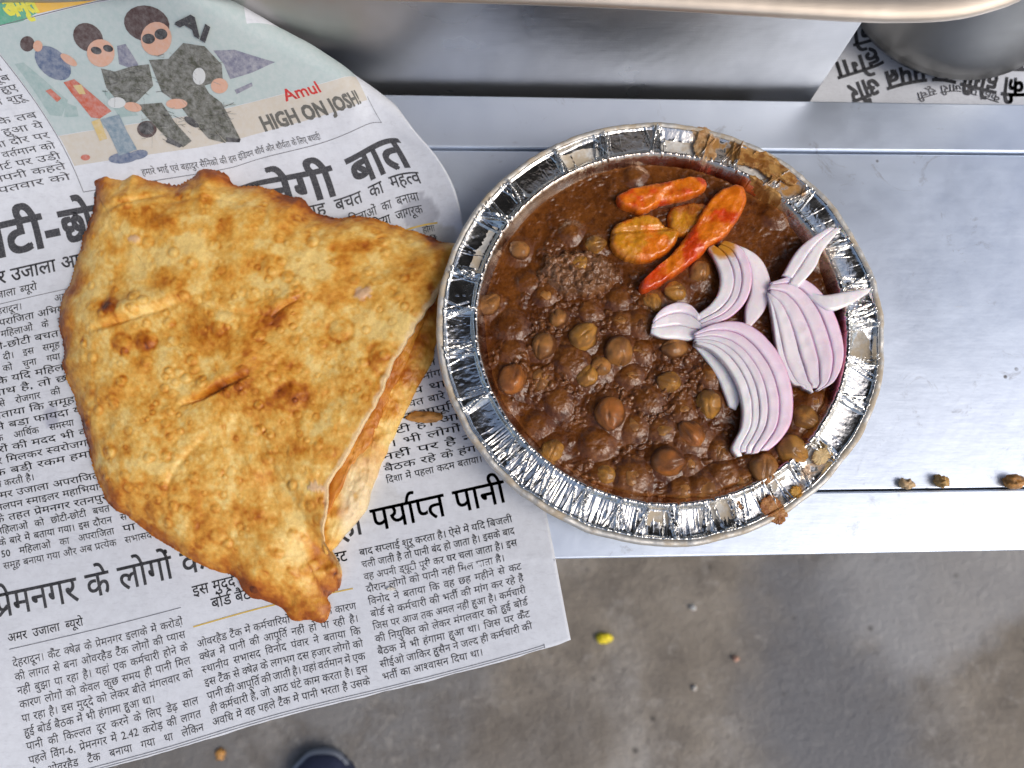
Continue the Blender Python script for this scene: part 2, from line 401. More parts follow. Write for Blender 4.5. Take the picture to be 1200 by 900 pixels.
# ------------------------------------------------------------------ the newspaper: sheet coordinates (u along the lines, v down the page)
A0 = np.array([[.9755, .19], [-.22, .982]])
def Fa(uv): return np.asarray(uv, float) @ A0.T+[0, 696]
cor = [((0, 200), (38, 892+28)), ((162, 198), (200, 874)), ((400, 198), (428, 811)), ((613, 198), (636, 756)), ((646, 203), (669, 750)), ((646, 47), (640, 600)), ((646, -100), (603, 456)), ((646, -290), (545, 270)),
       ((646, -345), (533, 222)), ((646, -410), (505, 175)), ((646, -437), (485, 152)), ((190, -443), (96, 220)), ((190, -616), (0, 64)), ((190, -650), (-22, 36)), ((310, -650), (120, 1)), ((365, -437), (275, 196)), ((500, -437), (386, 165)),
       ((600, -437), (447, 144)), ((383, -405), (297, 215)), ((500, -405), (400, 192)), ((604, -405), (466, 164)), ((560, -472), (414, 122)), ((600, -470), (432, 117)), ((400, -640), (215, 0)), ((480, -560), (312, 62)),
       ((133, -420), (50, 252)), ((0, -300), None), ((200, -250), None), ((400, -200), None), ((0, 0), None), ((300, 0), None), ((594, 0), None), ((-150, 0), None), ((-150, 200), (-108, 929+30)), ((-150, -400), None), ((0, -500), (-98, 203)), ((300, 100), None), ((480, -300), None), ((0, -650), (-200, 70)), ((-150, -650), (-350, 105))]
cuv = np.array([c[0] for c in cor], float); cpx = np.array([c[1] if c[1] else Fa([c[0]])[0] for c in cor], float)
def tps_fit(X, Y, lam=1e-3):
    n = len(X); X = X/300.; r = np.linalg.norm(X[:, None]-X[None], axis=2); K_ = np.where(r > 0, r*r*np.log(r+1e-12), 0)+lam*np.eye(n)
    Pm = np.c_[np.ones(n), X]; L = np.zeros((n+3, n+3)); L[:n, :n] = K_; L[:n, n:] = Pm; L[n:, :n] = Pm.T
    return X, np.linalg.solve(L, np.vstack([Y, np.zeros((3, Y.shape[1]))]))
def tps(fit, x):
    X, W_ = fit; x = np.asarray(x, float)/300.; n = len(X); out = np.zeros((len(x), W_.shape[1]))
    for i in range(0, len(x), 60000):
        q = x[i:i+60000]; r = np.linalg.norm(q[:, None]-X[None], axis=2)
        out[i:i+60000] = np.where(r > 0, r*r*np.log(r+1e-12), 0) @ W_[:n]+np.c_[np.ones(len(q)), q] @ W_[n:]
    return out
fit_px = tps_fit(cuv, cpx-Fa(cuv))
def uv2px(uv): return Fa(uv)+tps(fit_px, uv)
zc = [(u, v, 0) for u in (-150, 0, 200, 400, 600) for v in (-300, -200, -50, 60)]+[(646, 60, 0), (646, -100, .0), (646, -220, .002), (646, -290, .006), (646, -345, .009), (646, -410, .013), (646, -437, .015), (600, -437, .015), (600, -470, .02), (560, -472, .022), (500, -437, .011), (480, -560, .042),
     (400, -640, .062), (365, -437, .007), (310, -650, .056), (190, -650, .046), (190, -616, .04), (190, -443, .007), (0, -400, 0.003), (0, -500, .014), (-150, -500, .012), (-150, -650, .03), (0, -650, .04), (190, -360, 0.001), (400, -360, 0.001), (560, -360, .004), (300, -540, .03),
     (-150, 200, -.016), (0, 200, -.013), (160, 198, -.009), (400, 198, -.005), (640, 200, -.002)]
zc = np.array(zc); fit_z = tps_fit(zc[:, :2], zc[:, 2:])
RA, RB = np.array([400., -640.]), np.array([604., -468.])     # the bend: beyond this line the page rolls over backwards
rt = (RB-RA)/np.linalg.norm(RB-RA); rn = np.array([rt[1], -rt[0]])          # points up-right
if np.dot(rn, [1, -1]) < 0: rn = -rn
RR = 24.0
YF = e_front
def paper3(uv, lift=0.0):
    uv = np.asarray(uv, float).copy(); sgn = (uv-RA) @ rn; over = sgn > 0
    foot = np.where(over[:, None], uv-np.maximum(sgn, 0)[:, None]*rn, uv)
    def base(q):
        px = uv2px(q); z = tps(fit_z, q)[:, 0]
        z = z+.0007*(fbm(q[:, 0]/70, q[:, 1]/70, 5, 2)-.5)*smooth(-250, -420, q[:, 1])
        w_ = P(px[:, 0], px[:, 1], 0.)
        onb = w_[:, 1] > (YF[0][1]+(w_[:, 0]+.55)*(YF[1][1]-YF[0][1])/1.15)-.001
        z = np.where(onb, np.maximum(z, .0002)+.0022, z+.0022)
        return P(px[:, 0], px[:, 1], z)
    W_ = base(foot); e = 4.0
    # step along the bend's normal, taken just before the bend
    n3 = (base(foot)-base(foot-e*rn))/e
    a_ = np.clip(np.maximum(sgn, 0)/RR, 0, 2.3); dwn = np.array([0, 0, -1.])
    ln = np.linalg.norm(n3, axis=1)[:, None]; nh = n3/ln
    dn = dwn-(nh@dwn)[:, None]*nh; dn /= np.linalg.norm(dn, axis=1)[:, None]
    rem = np.maximum(np.maximum(sgn, 0)-2.3*RR, 0)[:, None]
    Wb = W_+nh*(RR*np.sin(a_)[:, None])*ln+dn*(RR*(1-np.cos(a_))[:, None])*ln+rem*ln*(nh*math.cos(2.3)+dn*math.sin(2.3))*.2
    W_ = np.where(over[:, None], Wb, W_)
    if lift:
        d1 = paper3(uv+[2, 0]); d2 = paper3(uv+[0, 2]); w0 = paper3(uv)
        nn = np.cross(d1-w0, w0-d2); nn /= np.linalg.norm(nn, axis=1)[:, None]+1e-12
        nn *= np.sign(np.where(sgn < RR*1.5, nn[:, 2:3].ravel(), 1))[:, None]
        return w0+nn*lift
    return W_
def px2uv(p):
    p = np.asarray(p, float); q = (p-[0, 696]) @ np.linalg.inv(A0).T
    for _ in range(12):
        f = uv2px(q)-p; e = .5; a_ = (uv2px(q+[e, 0])-uv2px(q))/e; b_ = (uv2px(q+[0, e])-uv2px(q))/e
        det = a_[:, 0]*b_[:, 1]-a_[:, 1]*b_[:, 0]
        q = q-.8*np.stack([(f[:, 0]*b_[:, 1]-f[:, 1]*b_[:, 0])/det, (a_[:, 0]*f[:, 1]-a_[:, 1]*f[:, 0])/det], -1)
    return q
us = np.linspace(-150, 646, 200); vs_ = np.linspace(-740, 203, 236)
UU, VV = np.meshgrid(us, vs_); uvg = np.c_[UU.ravel(), VV.ravel()]
# slightly uneven lower and right edges
edge = (fbm(uvg[:, 0]/25, uvg[:, 1]*0, 3, 3)-.5)*2*smooth(190, 203, uvg[:, 1]); uvj = uvg+np.c_[0*edge, edge]
top = paper3(uvj); bot = top-[0, 0, .00012]
gx = np.ones((len(top), 3)); 
gpx = uv2px(uvg)
def grease_shade(cx, cy, rx, ry, c, k=1.):
    d = ((gpx[:, 0]-cx)/rx)**2+((gpx[:, 1]-cy)/ry)**2+(fbm(gpx[:, 0]/9, gpx[:, 1]/9, int(cx), 3)-.5)*1.4
    m_ = smooth(1.1, .6, d)[:, None]*k; gx[:] = gx*(1-m_)+m_*np.array(c)
grease_shade(492, 250, 20, 26, (.5, .5, .53), .75); grease_shade(515, 275, 25, 12, (.66, .62, .5), .6); grease_shade(60, 490, 9, 14, (.45, .45, .55), .6); grease_shade(440, 590, 40, 30, (.85, .84, .8), .6)  # grey patch near the lifted edge: grease plus the shadow there, as colour
n1, n2 = len(vs_), len(us)
Ft = gridF(n1, n2)[:, ::-1]; Fb = gridF(n1, n2)+n1*n2
ring = np.r_[np.arange(n2), np.arange(1, n1)*n2+n2-1, (n1-1)*n2+np.arange(n2-2, -1, -1), np.arange(n1-2, 0, -1)*n2]
r2 = np.roll(ring, -1); Fs = np.stack([ring, r2, r2+n1*n2, ring+n1*n2], -1)
news = empty('newspaper', tuple(P(200, 500, 0)))
tag(news, 'Hindi newspaper sheet under the fried bread, its top rolled up against the steel box', 'newspaper')
sheet = mesh('sheet', np.vstack([top, bot]), np.vstack([Ft, Fb, Fs]), M_paper, col=np.vstack([gx, gx]))
news_parts = [sheet]
def flush(name, chunks, mat, lift=.00012, L=0):
    V, T, off = [], [], 0
    for v, t in chunks:
        if L: v, t = subdiv(v, t, L)
        V.append(v); T.append(t+off); off += len(v)
    V = np.vstack(V); o = mesh(name, paper3(V, lift), np.vstack(T), mat, smooth_=False); news_parts.append(o); return o
def thicken(v, t, b):
    if b <= 0: return v, t
    vs, ts, o = [], [], 0
    for k, (dx, dy) in enumerate(((0, 0), (b, b), (-b, -b), (b, -b), (-b, b))): vs.append(v+[dx, dy]); ts.append(t+k*len(v))
    return np.vstack(vs), np.vstack(ts)
def tline(s, u0, vt, size, width=None, bold=0., slope=0.):
    v, t, _ = layout(s, 0., width, size); v, t = thicken(v, t, bold*size)
    q = np.c_[u0+v[:, 0], vt+.622*size-v[:, 1]+slope*v[:, 0]]; return q, t
def rect(u0, v0, u1, v1):
    return np.array([[u0, v0], [u1, v0], [u1, v1], [u0, v1]], float), np.array([[0, 1, 2], [0, 2, 3]])
def ppoly(pts):   # polygon given in photograph points, brought into sheet coordinates
    from mathutils.geometry import tessellate_polygon
    from mathutils import Vector
    q = px2uv(pts); t = tessellate_polygon([[Vector((x, y, 0)) for x, y in q]]); return q, np.array(t)
# headlines
flush('headline', [tline('प्रेमनगर के लोगों को नहीं मिल', -8, 0, 40, 388, .008), tline('रहा पर्याप्त पानी', 388, 0, 40, 216, .008)], M_ink, L=5)
flush('headline', [tline('छोटी-', 22, -421, 60, 127, .028), tline('छोटी बचत से', 152, -419, 58, 190, .028), tline('बनेगी', 356, -406, 58, 127, .028), tline('बात', 508, -407, 58, 96, .028)], M_ink, L=4)
flush('subheading', [tline('अमर उजाला अपराजिता', 34, -367, 22, None, .012), tline('के सदस्यों ने जाना हर माह बचत का महत्व', 222, -364, 22, 384, .01), tline('महिलाओं का बनाया', 478, -340, 15, 116, .006), tline('समूह, किया जागरूक', 478, -325, 15, 116, .006)], M_ink, L=4)
flush('subheading', [tline('इस मुद्दे पर कल हुई थी भी हट', 222, 40, 18, 186, .008), tline('बोर्ड बैठक में हुआ हंगामा', 241, 59, 18, 150, .008)], M_ink)
flush('byline', [tline('अमर उजाला ब्यूरो', 0, 44, 13, 90, .006)], M_ink)
flush('byline', [tline('अमर उजाला ब्यूरो', 24, -345, 12.5, 84, .006)], M_ink)
words = 'महिलाओं को छोटी बचत के बारे में बताया गया। इस दौरान समूह बनाया और अब प्रत्येक माह बैठक में भी हंगामा हुआ था जिस पर कैंट बोर्ड से कर्मचारी की मांग कर रहे हैं पानी की आपूर्ति नहीं हो पा रही है। स्थानीय सभासद ने बताया कि क्षेत्र के लगभग दस हजार लोगों को पानी भरता है जो आठ घंटे काम करता है। उन्होंने कहा कि समूह से बड़ा फायदा होगा और आर्थिक समस्या हल होगी'.split()
rng = random.Random(4)
def filler(n=30):
    s_ = ''
    while len(s_) < n: s_ += (' ' if s_ else '')+rng.choice(words)
    return s_
c1 = ['देहरादून। कैंट क्षेत्र के प्रेमनगर इलाके में करोड़ों', 'की लागत से बना ओवरहैड टैंक लोगों की प्यास', 'नहीं बुझा पा रहा है। यहां एक कर्मचारी होने के', 'कारण लोगों को केवल कुछ समय ही पानी मिल', 'पा रहा है। इस मुद्दे को लेकर बीते मंगलवार को', 'हुई बोर्ड बैठक में भी हंगामा हुआ था।', 'पानी की किल्लत दूर करने के लिए डेढ़ साल', 'पहले विंग-6, प्रेमनगर में 2.42 करोड़ की लागत', 'से ओवरहैड टैंक बनाया गया था लेकिन']
c2 = ['ओवरहैड टैंक में कर्मचारियों की कमी के कारण', 'क्षेत्र में पानी की आपूर्ति नहीं हो पा रही है।', 'स्थानीय सभासद विनोद पंवार ने बताया कि', 'इस टैंक से क्षेत्र के लगभग दस हजार लोगों को', 'पानी की आपूर्ति की जाती है। यहां वर्तमान में एक', 'ही कर्मचारी है, जो आठ घंटे काम करता है। इस', 'अवधि में वह पहले टैंक में पानी भरता है उसके']
c3 = ['बाद सप्लाई शुरू करता है। ऐसे में यदि बिजली', 'चली जाती है तो पानी बंद हो जाता है। इसके बाद', 'वह अपनी ड्यूटी पूरी कर घर चला जाता है। इस', 'दौरान लोगों को पानी नहीं मिल पाता है।', 'विनोद ने बताया कि वह छह महीने से कैंट', 'बोर्ड से कर्मचारी की भर्ती की मांग कर रहे हैं', 'जिस पर आज तक अमल नहीं हुआ है। कर्मचारी', 'की नियुक्ति को लेकर मंगलवार को हुई बोर्ड', 'बैठक में भी हंगामा हुआ था। जिस पर कैंट', 'सीईओ जाकिर हुसैन ने जल्द ही कर्मचारी की', 'भर्ती का आश्वासन दिया था।']
def block(lines, u0, u1, v0, pitch, size, short=()):
    out = []
    for k, s_ in enumerate(lines):
        ind = 14 if k in short and k and k-1 in short else 0
        w_ = (u1-u0)
        last = s_.endswith('।') and len(s_) < 40
        out.append(tline(s_, u0+ind, v0+k*pitch, size, None if last else w_-ind, .003))
    return out
flush('article_text', block(c1, 1, 204, 71, 14.3, 11.8), M_inkb)
flush('article_text', block(c2, 215, 408, 100, 14.0, 11.8), M_inkb)
flush('article_text', block(c3, 423, 605, 42, 14.1, 11.8), M_inkb)
la = ['जानकारी देहरादून।        अमर', 'उजाला अपराजिता अभियान', 'के तहत महिलाओं के समूह', 'को छोटी-छोटी बचत की', 'जानकारी दी। इस समूह की', 'अध्यक्ष को चुना गया जो', 'कहा कि यदि महिलाओं', 'को साथ है, तो छोटी', 'बचत से रोजगार की सोच', 'को बताया कि समूह में', 'सबसे बड़ा फायदा यह', 'है कि आर्थिक समस्या हो', 'दूसरों की मदद भी की', 'और मिलकर स्वरोजगार', 'एक बड़ी रकम हमारे', 'पास करती है।', 'अमर उजाला अपराजिता', 'सिलपन स्माइलर महाभियान', 'के तहत प्रेमनगर रतनपुर', 'महिलाओं को छोटी-छोटी बचत', 'के बारे में बताया गया। इस दौरान', '50 महिलाओं का अपराजिता', 'समूह बनाया गया और अब प्रत्येक']
flush('article_text', [tline(s_, 10, -326+13.35*k, 11.3, 136 if not s_.endswith('है।') else None, .003) for k, s_ in enumerate(la)]+[tline(filler(20), 156, -326+13.35*k, 11.3, 120, .003) for k in range(16, 23)], M_inkb)
flush('article_text', [tline(filler(15), 470, -300+13.35*k, 11.3, 134, .003) for k in range(20)]+[tline('दिशा में पहला कदम बताया।', 470, -33, 11.3, 116, .003)], M_inkb)
ul = ['दिवस पर तीन चित्र में', 'यहां के कृषकों को खूब', 'सराहा गया यह सूत्र हुए', 'हैं। इस बाजार की शुरू', 'में यह भी कहा कि तब', 'कल शाम निदेश हुआ ये', 'तय हुआ। पांचवा दौर पर', 'ये ने पहले कहा। वर्तमान को', 'राहुल एक्सपोर्ट पर उड़ी', 'पुलिस ने अपनी कहते', 'थी। बृहस्पतवार को']
flush('article_text', [tline(s_, 10 if k > 3 else 36, (-604+13.2*k if k < 4 else -594+13.2*k), 11.5, (172 if k > 3 else 146), .004) for k, s_ in enumerate(ul)], M_inkb, L=5)
# rules
M_rule = mat_ink('grey_rule_ink', (.16, .165, .19)); M_yel = mat_print('yellow_ink', (.62, .42, .06), .15)
for r_ in (rect(0, 59, 205, 59.8), rect(-40, 198, 615, 198.7), rect(-40, 200.6, 615, 201.2), rect(614.4, 197, 615.1, 202), rect(10, -331, 146, -330.2), rect(190, -438, 600, -437), rect(189.6, -650, 190.4, -437), rect(-120, -651, 420, -650), rect(600, -475, 600.8, -437)): flush('ruled_line', [r_], M_rule, .0002, L=5)
for r_ in (rect(215, 83, 408, 84.6), rect(540, -303, 610, -301)): flush('yellow_rule', [r_], M_yel, .0002, L=5)
# colour picture: painted ground, an aircraft, a plain stand-in group of four figures
M_sky_ = mat_print('picture_blue_wash', (.42, .52, .53), .35); M_gnd = mat_print('picture_tan_wash', (.56, .52, .45), .35)
def bg(u0, v0, u1, v1): return rect(u0, v0, u1, v1)
flush('picture_background', [bg(191, -649, 470, -508.6)], M_sky_, .00012, L=5)
flush('picture_ground', [rect(192, -508, 597, -470), ], M_gnd, .00012, L=5)
flush('picture_sky_wash', [rect(470, -600, 597, -508.5)], M_sky_, .00012, L=5)
pr = {k: mat_print('picture_'+k, c, va) for k, c, va in (('grey_green', (.075, .08, .062), .32), ('skin', (.62, .36, .26), .2), ('hair', (.07, .04, .04), .15), ('blue', (.10, .14, .24), .3), ('red', (.5, .12, .07), .3), ('denim', (.17, .25, .32), .35), ('jet', (.17, .18, .26), .4), ('yellow', (.60, .45, .17), .3), ('black', (.03, .03, .035), .2), ('teal', (.30, .42, .42), .3), ('light', (.60, .64, .66), .2), ('mid', (.22, .23, .2), .4))}
def q4(l): return [(x/4., y/4.) for x, y in l]
def fig(name, m, polys, lift):
    lf = .00022+(lift-.00015)*5
    if 'hatching' in name: flush(name, [ppoly(q4(p_)) for p_ in polys], pr[m], lf, L=4)['kind'] = 'stuff'; return
    for k, p_ in enumerate(polys): flush(name, [ppoly(q4(p_))], pr[m], lf+k*.000012, L=4)
sc4 = True
def ell(cx, cy, rx, ry, rot=0, n=20):
    a_ = np.linspace(0, 2*np.pi, n, endpoint=False); c_, s_ = math.cos(rot), math.sin(rot)
    return [(cx+rx*math.cos(t)*c_-ry*math.sin(t)*s_, cy+rx*math.cos(t)*s_+ry*math.sin(t)*c_) for t in a_]
fig('picture_aircraft', 'jet', [[(1000, 235), (1100, 232), (1290, 290), (1180, 340), (1080, 370), (1050, 300)], [(550, 215), (590, 205), (650, 300), (640, 330), (560, 300)], [(1100, 420), (1180, 385), (1185, 402), (1110, 440)]], .00016)
fig('picture_aircraft', 'teal', [[(70, 300), (110, 292), (260, 420), (320, 470), (290, 545), (235, 540)], [(310, 480), (360, 500), (370, 545), (300, 550)], [(480, 420), (560, 450), (650, 540), (560, 550)]], .00015)
fig('picture_aircraft', 'light', [ell(550, 480, 42, 26), ell(935, 355, 30, 40)], .00022)
fig('picture_figure', 'blue', [ell(250, 295, 62, 100, -.85), ell(580, 740, 70, 26, -.1), ell(650, 725, 46, 22, -.2)], .00018)
fig('picture_figure', 'hair', [ell(130, 205, 34, 36), ell(415, 175, 76, 62, .7), ell(690, 110, 108, 84, .25), ell(690, 605, 46, 40)], .00017)
fig('picture_figure', 'red', [[(300, 385), (350, 370), (525, 520), (470, 555), (430, 550), (340, 440)], ell(403, 738, 22, 14), [(215, 425), (240, 415), (290, 460), (270, 478)]], .00019)
fig('picture_figure', 'skin', [ell(180, 215, 22, 26), ell(325, 280, 46, 18, .6), ell(475, 248, 66, 64, .75), ell(735, 180, 72, 80, .2), ell(1030, 400, 40, 36), ell(625, 500, 42, 22, .2), ell(830, 485, 50, 24)], .00020)
fig('picture_figure', 'denim', [[(470, 560), (560, 535), (600, 620), (645, 700), (560, 730), (510, 620)]], .00020)
fig('picture_figure', 'yellow', [[(430, 570), (470, 555), (505, 650), (470, 660)], [(345, 400), (385, 395), (405, 440), (375, 440)]], .00021)
fig('picture_figure', 'grey_green', [[(475, 320), (540, 335), (620, 310), (700, 300), (720, 400), (650, 470), (600, 510), (550, 470), (500, 410)], [(700, 280), (790, 275), (860, 200), (960, 215), (1040, 300), (1045, 370), (960, 400), (990, 450), (900, 470), (830, 480), (760, 430)],
     [(640, 490), (760, 480), (820, 570), (900, 660), (860, 690), (800, 665), (700, 560)], [(820, 460), (960, 420), (1040, 480), (1130, 655), (1060, 665), (1000, 600), (1060, 670), (980, 650), (880, 540)]], .00018)
fig('picture_figure', 'black', [ell(455, 236, 26, 17, .3), ell(510, 226, 24, 16, .3), ell(700, 180, 30, 24, 0), ell(758, 158, 30, 26, 0), [(790, 640), (860, 680), (845, 692), (780, 665)], [(1060, 640), (1130, 650), (1125, 666), (1065, 664)], ell(690, 600, 34, 30), ell(900, 570, 40, 16, .6)], .00023)
# tiny printed folds and outlines on the picture
lines = []
for k in range(150):
    x0, y0, x1, y1 = rng.choice([(480, 320, 700, 470), (720, 230, 1020, 450), (650, 490, 850, 650), (850, 460, 1060, 640)])
    x = rng.uniform(x0, x1); y = rng.uniform(y0, y1); a_ = rng.uniform(-.4, 1.7); l_ = rng.uniform(14, 60)
    dx, dy = math.cos(a_)*l_, math.sin(a_)*l_; lines.append([(x, y), (x+dx, y+dy), (x+dx+1, y+dy+2.2), (x+1, y+2.2)])
fig('picture_hatching', 'black', lines[:75], .00025); fig('picture_hatching', 'mid', lines[75:], .00026)
M_red = mat_ink('red_ink', (.55, .03, .03))
def ptext(name, s_, p0, p1, size, mat, bold=0., sx=1., lift=.0002, L=4):
    q = px2uv([p0, p1]); d = q[1]-q[0]; wd = np.linalg.norm(d); d /= wd; nn = np.array([-d[1], d[0]])
    v, t, W_ = layout(s_, 0., None, size); v = v*[wd/W_, 1]; v, t = thicken(v, t, bold*size)
    pts = q[0]+v[:, :1]*d+(.622*size-v[:, 1:])*nn
    pts, t = subdiv(pts, t, L); o = mesh(name, paper3(pts, lift), t, mat, smooth_=False); news_parts.append(o); return o
ptext('printed_word', 'Amul', (329, 107), (371, 96), 21, M_red, .02)
ptext('printed_slogan', 'HIGH ON JOSH!', (303, 139), (417, 107), 27, mat_ink('grey_ink', (.12, .12, .11)), .035)
ptext('picture_caption', 'हमारे भाई एवं बहादुर सैनिकों की इस इंडियन शौर्य और शौर्यता के लिए बधाई!', (165, 199), (374, 156), 12, M_inkb, .004)
ptext('printed_word', 'AI', (213, 12), (248, 34), 32, M_ink, .04, lift=.0011)
flush('banner', [ppoly([(-40, 34), (-60, -20), (20, -30), (44, 15), (26, 25), (0, 30)])], mat_print('green_print', (.10, .38, .25), .2), .0001, L=8)
flush('banner', [ppoly([(44, 16), (18, -30), (120, -50), (124, -2), (95, 5)])], mat_print('amber_print', (.78, .47, .08), .1), .0001, L=8)
ptext('banner_text', 'अमृत', (0, 2), (36, -6), 34, mat_print('lemon_print', (.75, .72, .08), .1), .03)
adopt(news, news_parts)
# ------------------------------------------------------------------ second newspaper, upside down, behind the rail at right
n2e = empty('newspaper', tuple(P(1100, 90, ZB)))
tag(n2e, 'upside-down Hindi newspaper lying behind the bench rail at upper right', 'newspaper')
def sheet2(px, py):
    w0 = P(px, py, ZB+.001); z = ZB+.0012+.004*smooth(80, 20, np.asarray(py)-.15*(np.asarray(px)-1100))+.0012*np.sin((np.asarray(px)-900)/26.)*smooth(1180, 1000, px)
    return np.c_[w0[:, :2], z]
gx2, gy2 = np.meshgrid(np.linspace(880, 1290, 120), np.linspace(-60, 134, 60))
V2 = sheet2(gx2.ravel(), gy2.ravel())
s2 = mesh('sheet', np.vstack([V2, V2-[0, 0, .00015]]), np.vstack([gridF(60, 120)[:, ::-1], gridF(60, 120)+7200]), M_paper, col=np.ones((14400, 3)))
p2 = [s2]
def path_text(name, s_, path, size, bold, mat):
    pth = resample(path, 60, closed=False); d = np.r_[0, np.cumsum(np.linalg.norm(np.diff(pth, axis=0), axis=1))]
    v, t, W_ = layout(s_, 0., None, size); v = v*[d[-1]/W_, 1]; v, t = thicken(v, t, bold*size); v, t = subdiv(v, t, 4)
    x = v[:, 0]; c_ = np.stack([np.interp(x, d, pth[:, k]) for k in (0, 1)], -1); tg = np.gradient(pth, axis=0); tg /= np.linalg.norm(tg, axis=1)[:, None]
    tt = np.stack([np.interp(x, d, tg[:, k]) for k in (0, 1)], -1); up = np.stack([tt[:, 1], -tt[:, 0]], -1)
    q = c_+up*(v[:, 1:]-.622*size)
    w_ = sheet2(q[:, 0], q[:, 1])+[0, 0, .00025]; o = mesh(name, w_, t, mat, smooth_=False); p2.append(o)
path_text('headline', 'से अपील की होगी का प्रपत्र और', [(1290, 100), (1195, 113), (1140, 104), (1100, 96), (1050, 102), (1000, 120)], 33, .025, M_ink)
path_text('headline', 'प्रमाणपत्र ही होगा', [(1200, 84), (1120, 80), (1060, 66), (1025, 78), (982, 93)], 30, .025, M_ink)
path_text('headline', 'एजेंसी को', [(1130, 30), (1060, 40), (1000, 54)], 27, .025, M_ink)
path_text('subheading', 'कहां पर जारी सूची', [(1170, 121), (1120, 108), (1075, 118)], 13, .01, M_inkb)
adopt(n2e, p2)
bpy.data.objects.remove(_fo)
# ------------------------------------------------------------------ folded fried bread
TL = [(106, 232), (104, 210), (112, 200), (124, 197), (140, 203), (155, 196), (180, 207), (205, 212), (222, 204), (236, 192), (262, 199), (272, 212), (300, 214), (330, 222), (352, 228), (366, 244), (392, 250), (412, 249), (440, 253), (470, 262), (500, 271), (537, 290), (532, 316), (515, 345), (498, 370), (484, 392), (474, 412), (461, 428), (452, 452), (436, 486), (420, 512), (408, 534), (397, 552), (387, 573), (386, 588), (382, 604), (377, 632), (381, 650), (394, 662), (393, 678), (389, 692), (377, 701), (381, 714), (371, 731), (352, 727), (334, 728), (324, 716), (299, 703), (279, 698), (267, 678), (240, 666), (215, 653), (190, 641), (170, 629), (145, 608), (117, 590), (108, 574), (100, 553), (94, 520), (86, 492), (77, 462), (64, 430), (63, 400), (59, 368), (66, 338), (78, 305), (92, 270)]
nf = 760; ou = resample(TL, nf)
ou += (np.c_[fbm(np.arange(nf)/5., 0*np.arange(nf), 1, 3), fbm(np.arange(nf)/5., 0*np.arange(nf), 2, 3)]-.5)*4.0+(np.c_[fbm(np.arange(nf)/22., 0*np.arange(nf), 3, 2), fbm(np.arange(nf)/22., 0*np.arange(nf), 4, 2)]-.5)*3.0
cb = np.array([262., 440.]); J = 150; t_ = (np.linspace(0, 1, J)**.82)[:, None, None]
def spotmask(x, y, lst, nz=.9, seed=0):
    m_ = np.zeros(x.shape)
    wob = (fbm(x/14, y/14, seed+40, 3)-.5)*nz
    for cx, cy, rx, ry, rot, k in lst:
        c_, s_ = math.cos(R(rot)), math.sin(R(rot)); a_ = ((x-cx)*c_+(y-cy)*s_)/rx; b_ = (-(x-cx)*s_+(y-cy)*c_)/ry
        m_ = np.maximum(m_, k*smooth(1.25, .45, np.sqrt(a_*a_+b_*b_)+wob))
    return m_
BR = [(178, 262, 30, 14, 15, 1.), (93, 330, 16, 26, 20, .85), (136, 362, 12, 8, 0, .8), (150, 406, 14, 12, 0, .65), (178, 403, 14, 11, 0, .65), (250, 395, 55, 26, 10, .55), (330, 372, 40, 14, -35, .75), (410, 350, 65, 20, 0, .6), (415, 292, 32, 9, 0, .7), (500, 318, 40, 22, -40, .45), (452, 422, 18, 15, 0, .75), (345, 468, 34, 18, 0, .9), (400, 460, 40, 25, 0, .45), (300, 440, 30, 14, -30, .6), (300, 580, 48, 34, -15, .6), (340, 590, 24, 14, 0, .45), (236, 600, 24, 50, 15, .35), (150, 530, 14, 10, 0, .6), (130, 570, 22, 26, 0, .6), (178, 600, 14, 12, 0, .7), (215, 640, 60, 12, 25, .6), (320, 700, 50, 20, 15, .55), (380, 690, 20, 22, 0, .5), (120, 215, 22, 14, 0, .65), (245, 205, 26, 10, 10, .5), (340, 232, 26, 10, 10, .5), (280, 460, 30, 10, -30, .7), (240, 240, 60, 8, -8, .3), (75, 400, 16, 40, 0, .45), (95, 500, 12, 40, -10, .45), (360, 530, 40, 18, 0, .35), (210, 330, 70, 16, -10, .4), (130, 235, 30, 8, 0, .35), (290, 520, 20, 10, 0, .35)]
PALE = [(115, 345, 22, 16, 0, .7), (210, 300, 50, 14, -25, .7), (190, 350, 46, 8, -22, .9), (150, 440, 40, 22, 0, .6), (210, 450, 26, 14, 0, .5), (330, 305, 60, 20, 10, .5), (480, 400, 30, 40, 30, .45), (170, 500, 50, 26, 0, .45), (430, 385, 30, 14, 0, .4), (370, 420, 30, 12, 0, .35), (360, 560, 40, 26, 0, .4), (380, 640, 14, 40, 0, .4), (230, 520, 30, 20, 0, .4), (290, 640, 30, 14, 30, .35)]
rb = np.random.RandomState(7)
BL = [(401, 390, 15, 1.), (452, 422, 19, 1.), (322, 318, 14, .8), (150, 406, 12, .8), (178, 403, 12, .8), (255, 628, 10, .7), (136, 362, 10, .8), (178, 598, 12, .6), (218, 225, 10, .7), (262, 390, 9, .7), (300, 350, 9, .6), (108, 455, 8, .5), (205, 440, 7, .6), (345, 468, 18, .7), (130, 530, 9, .7)]+[(rb.uniform(80, 520), rb.uniform(215, 700), rb.uniform(2., 7.5), rb.uniform(.25, .8)) for _ in range(620)]
def outdist(x, y):
    pts = np.stack([x.ravel(), y.ravel()], -1).astype(np.float32); q = ou[::2].astype(np.float32); out = np.empty(len(pts), np.float32)
    for i in range(0, len(pts), 8000):
        p = pts[i:i+8000]; out[i:i+8000] = np.sqrt((((p[:, None]-q[None])**2).sum(2)).min(1))
    return np.maximum(out.reshape(x.shape)-.6, 0).astype(float)
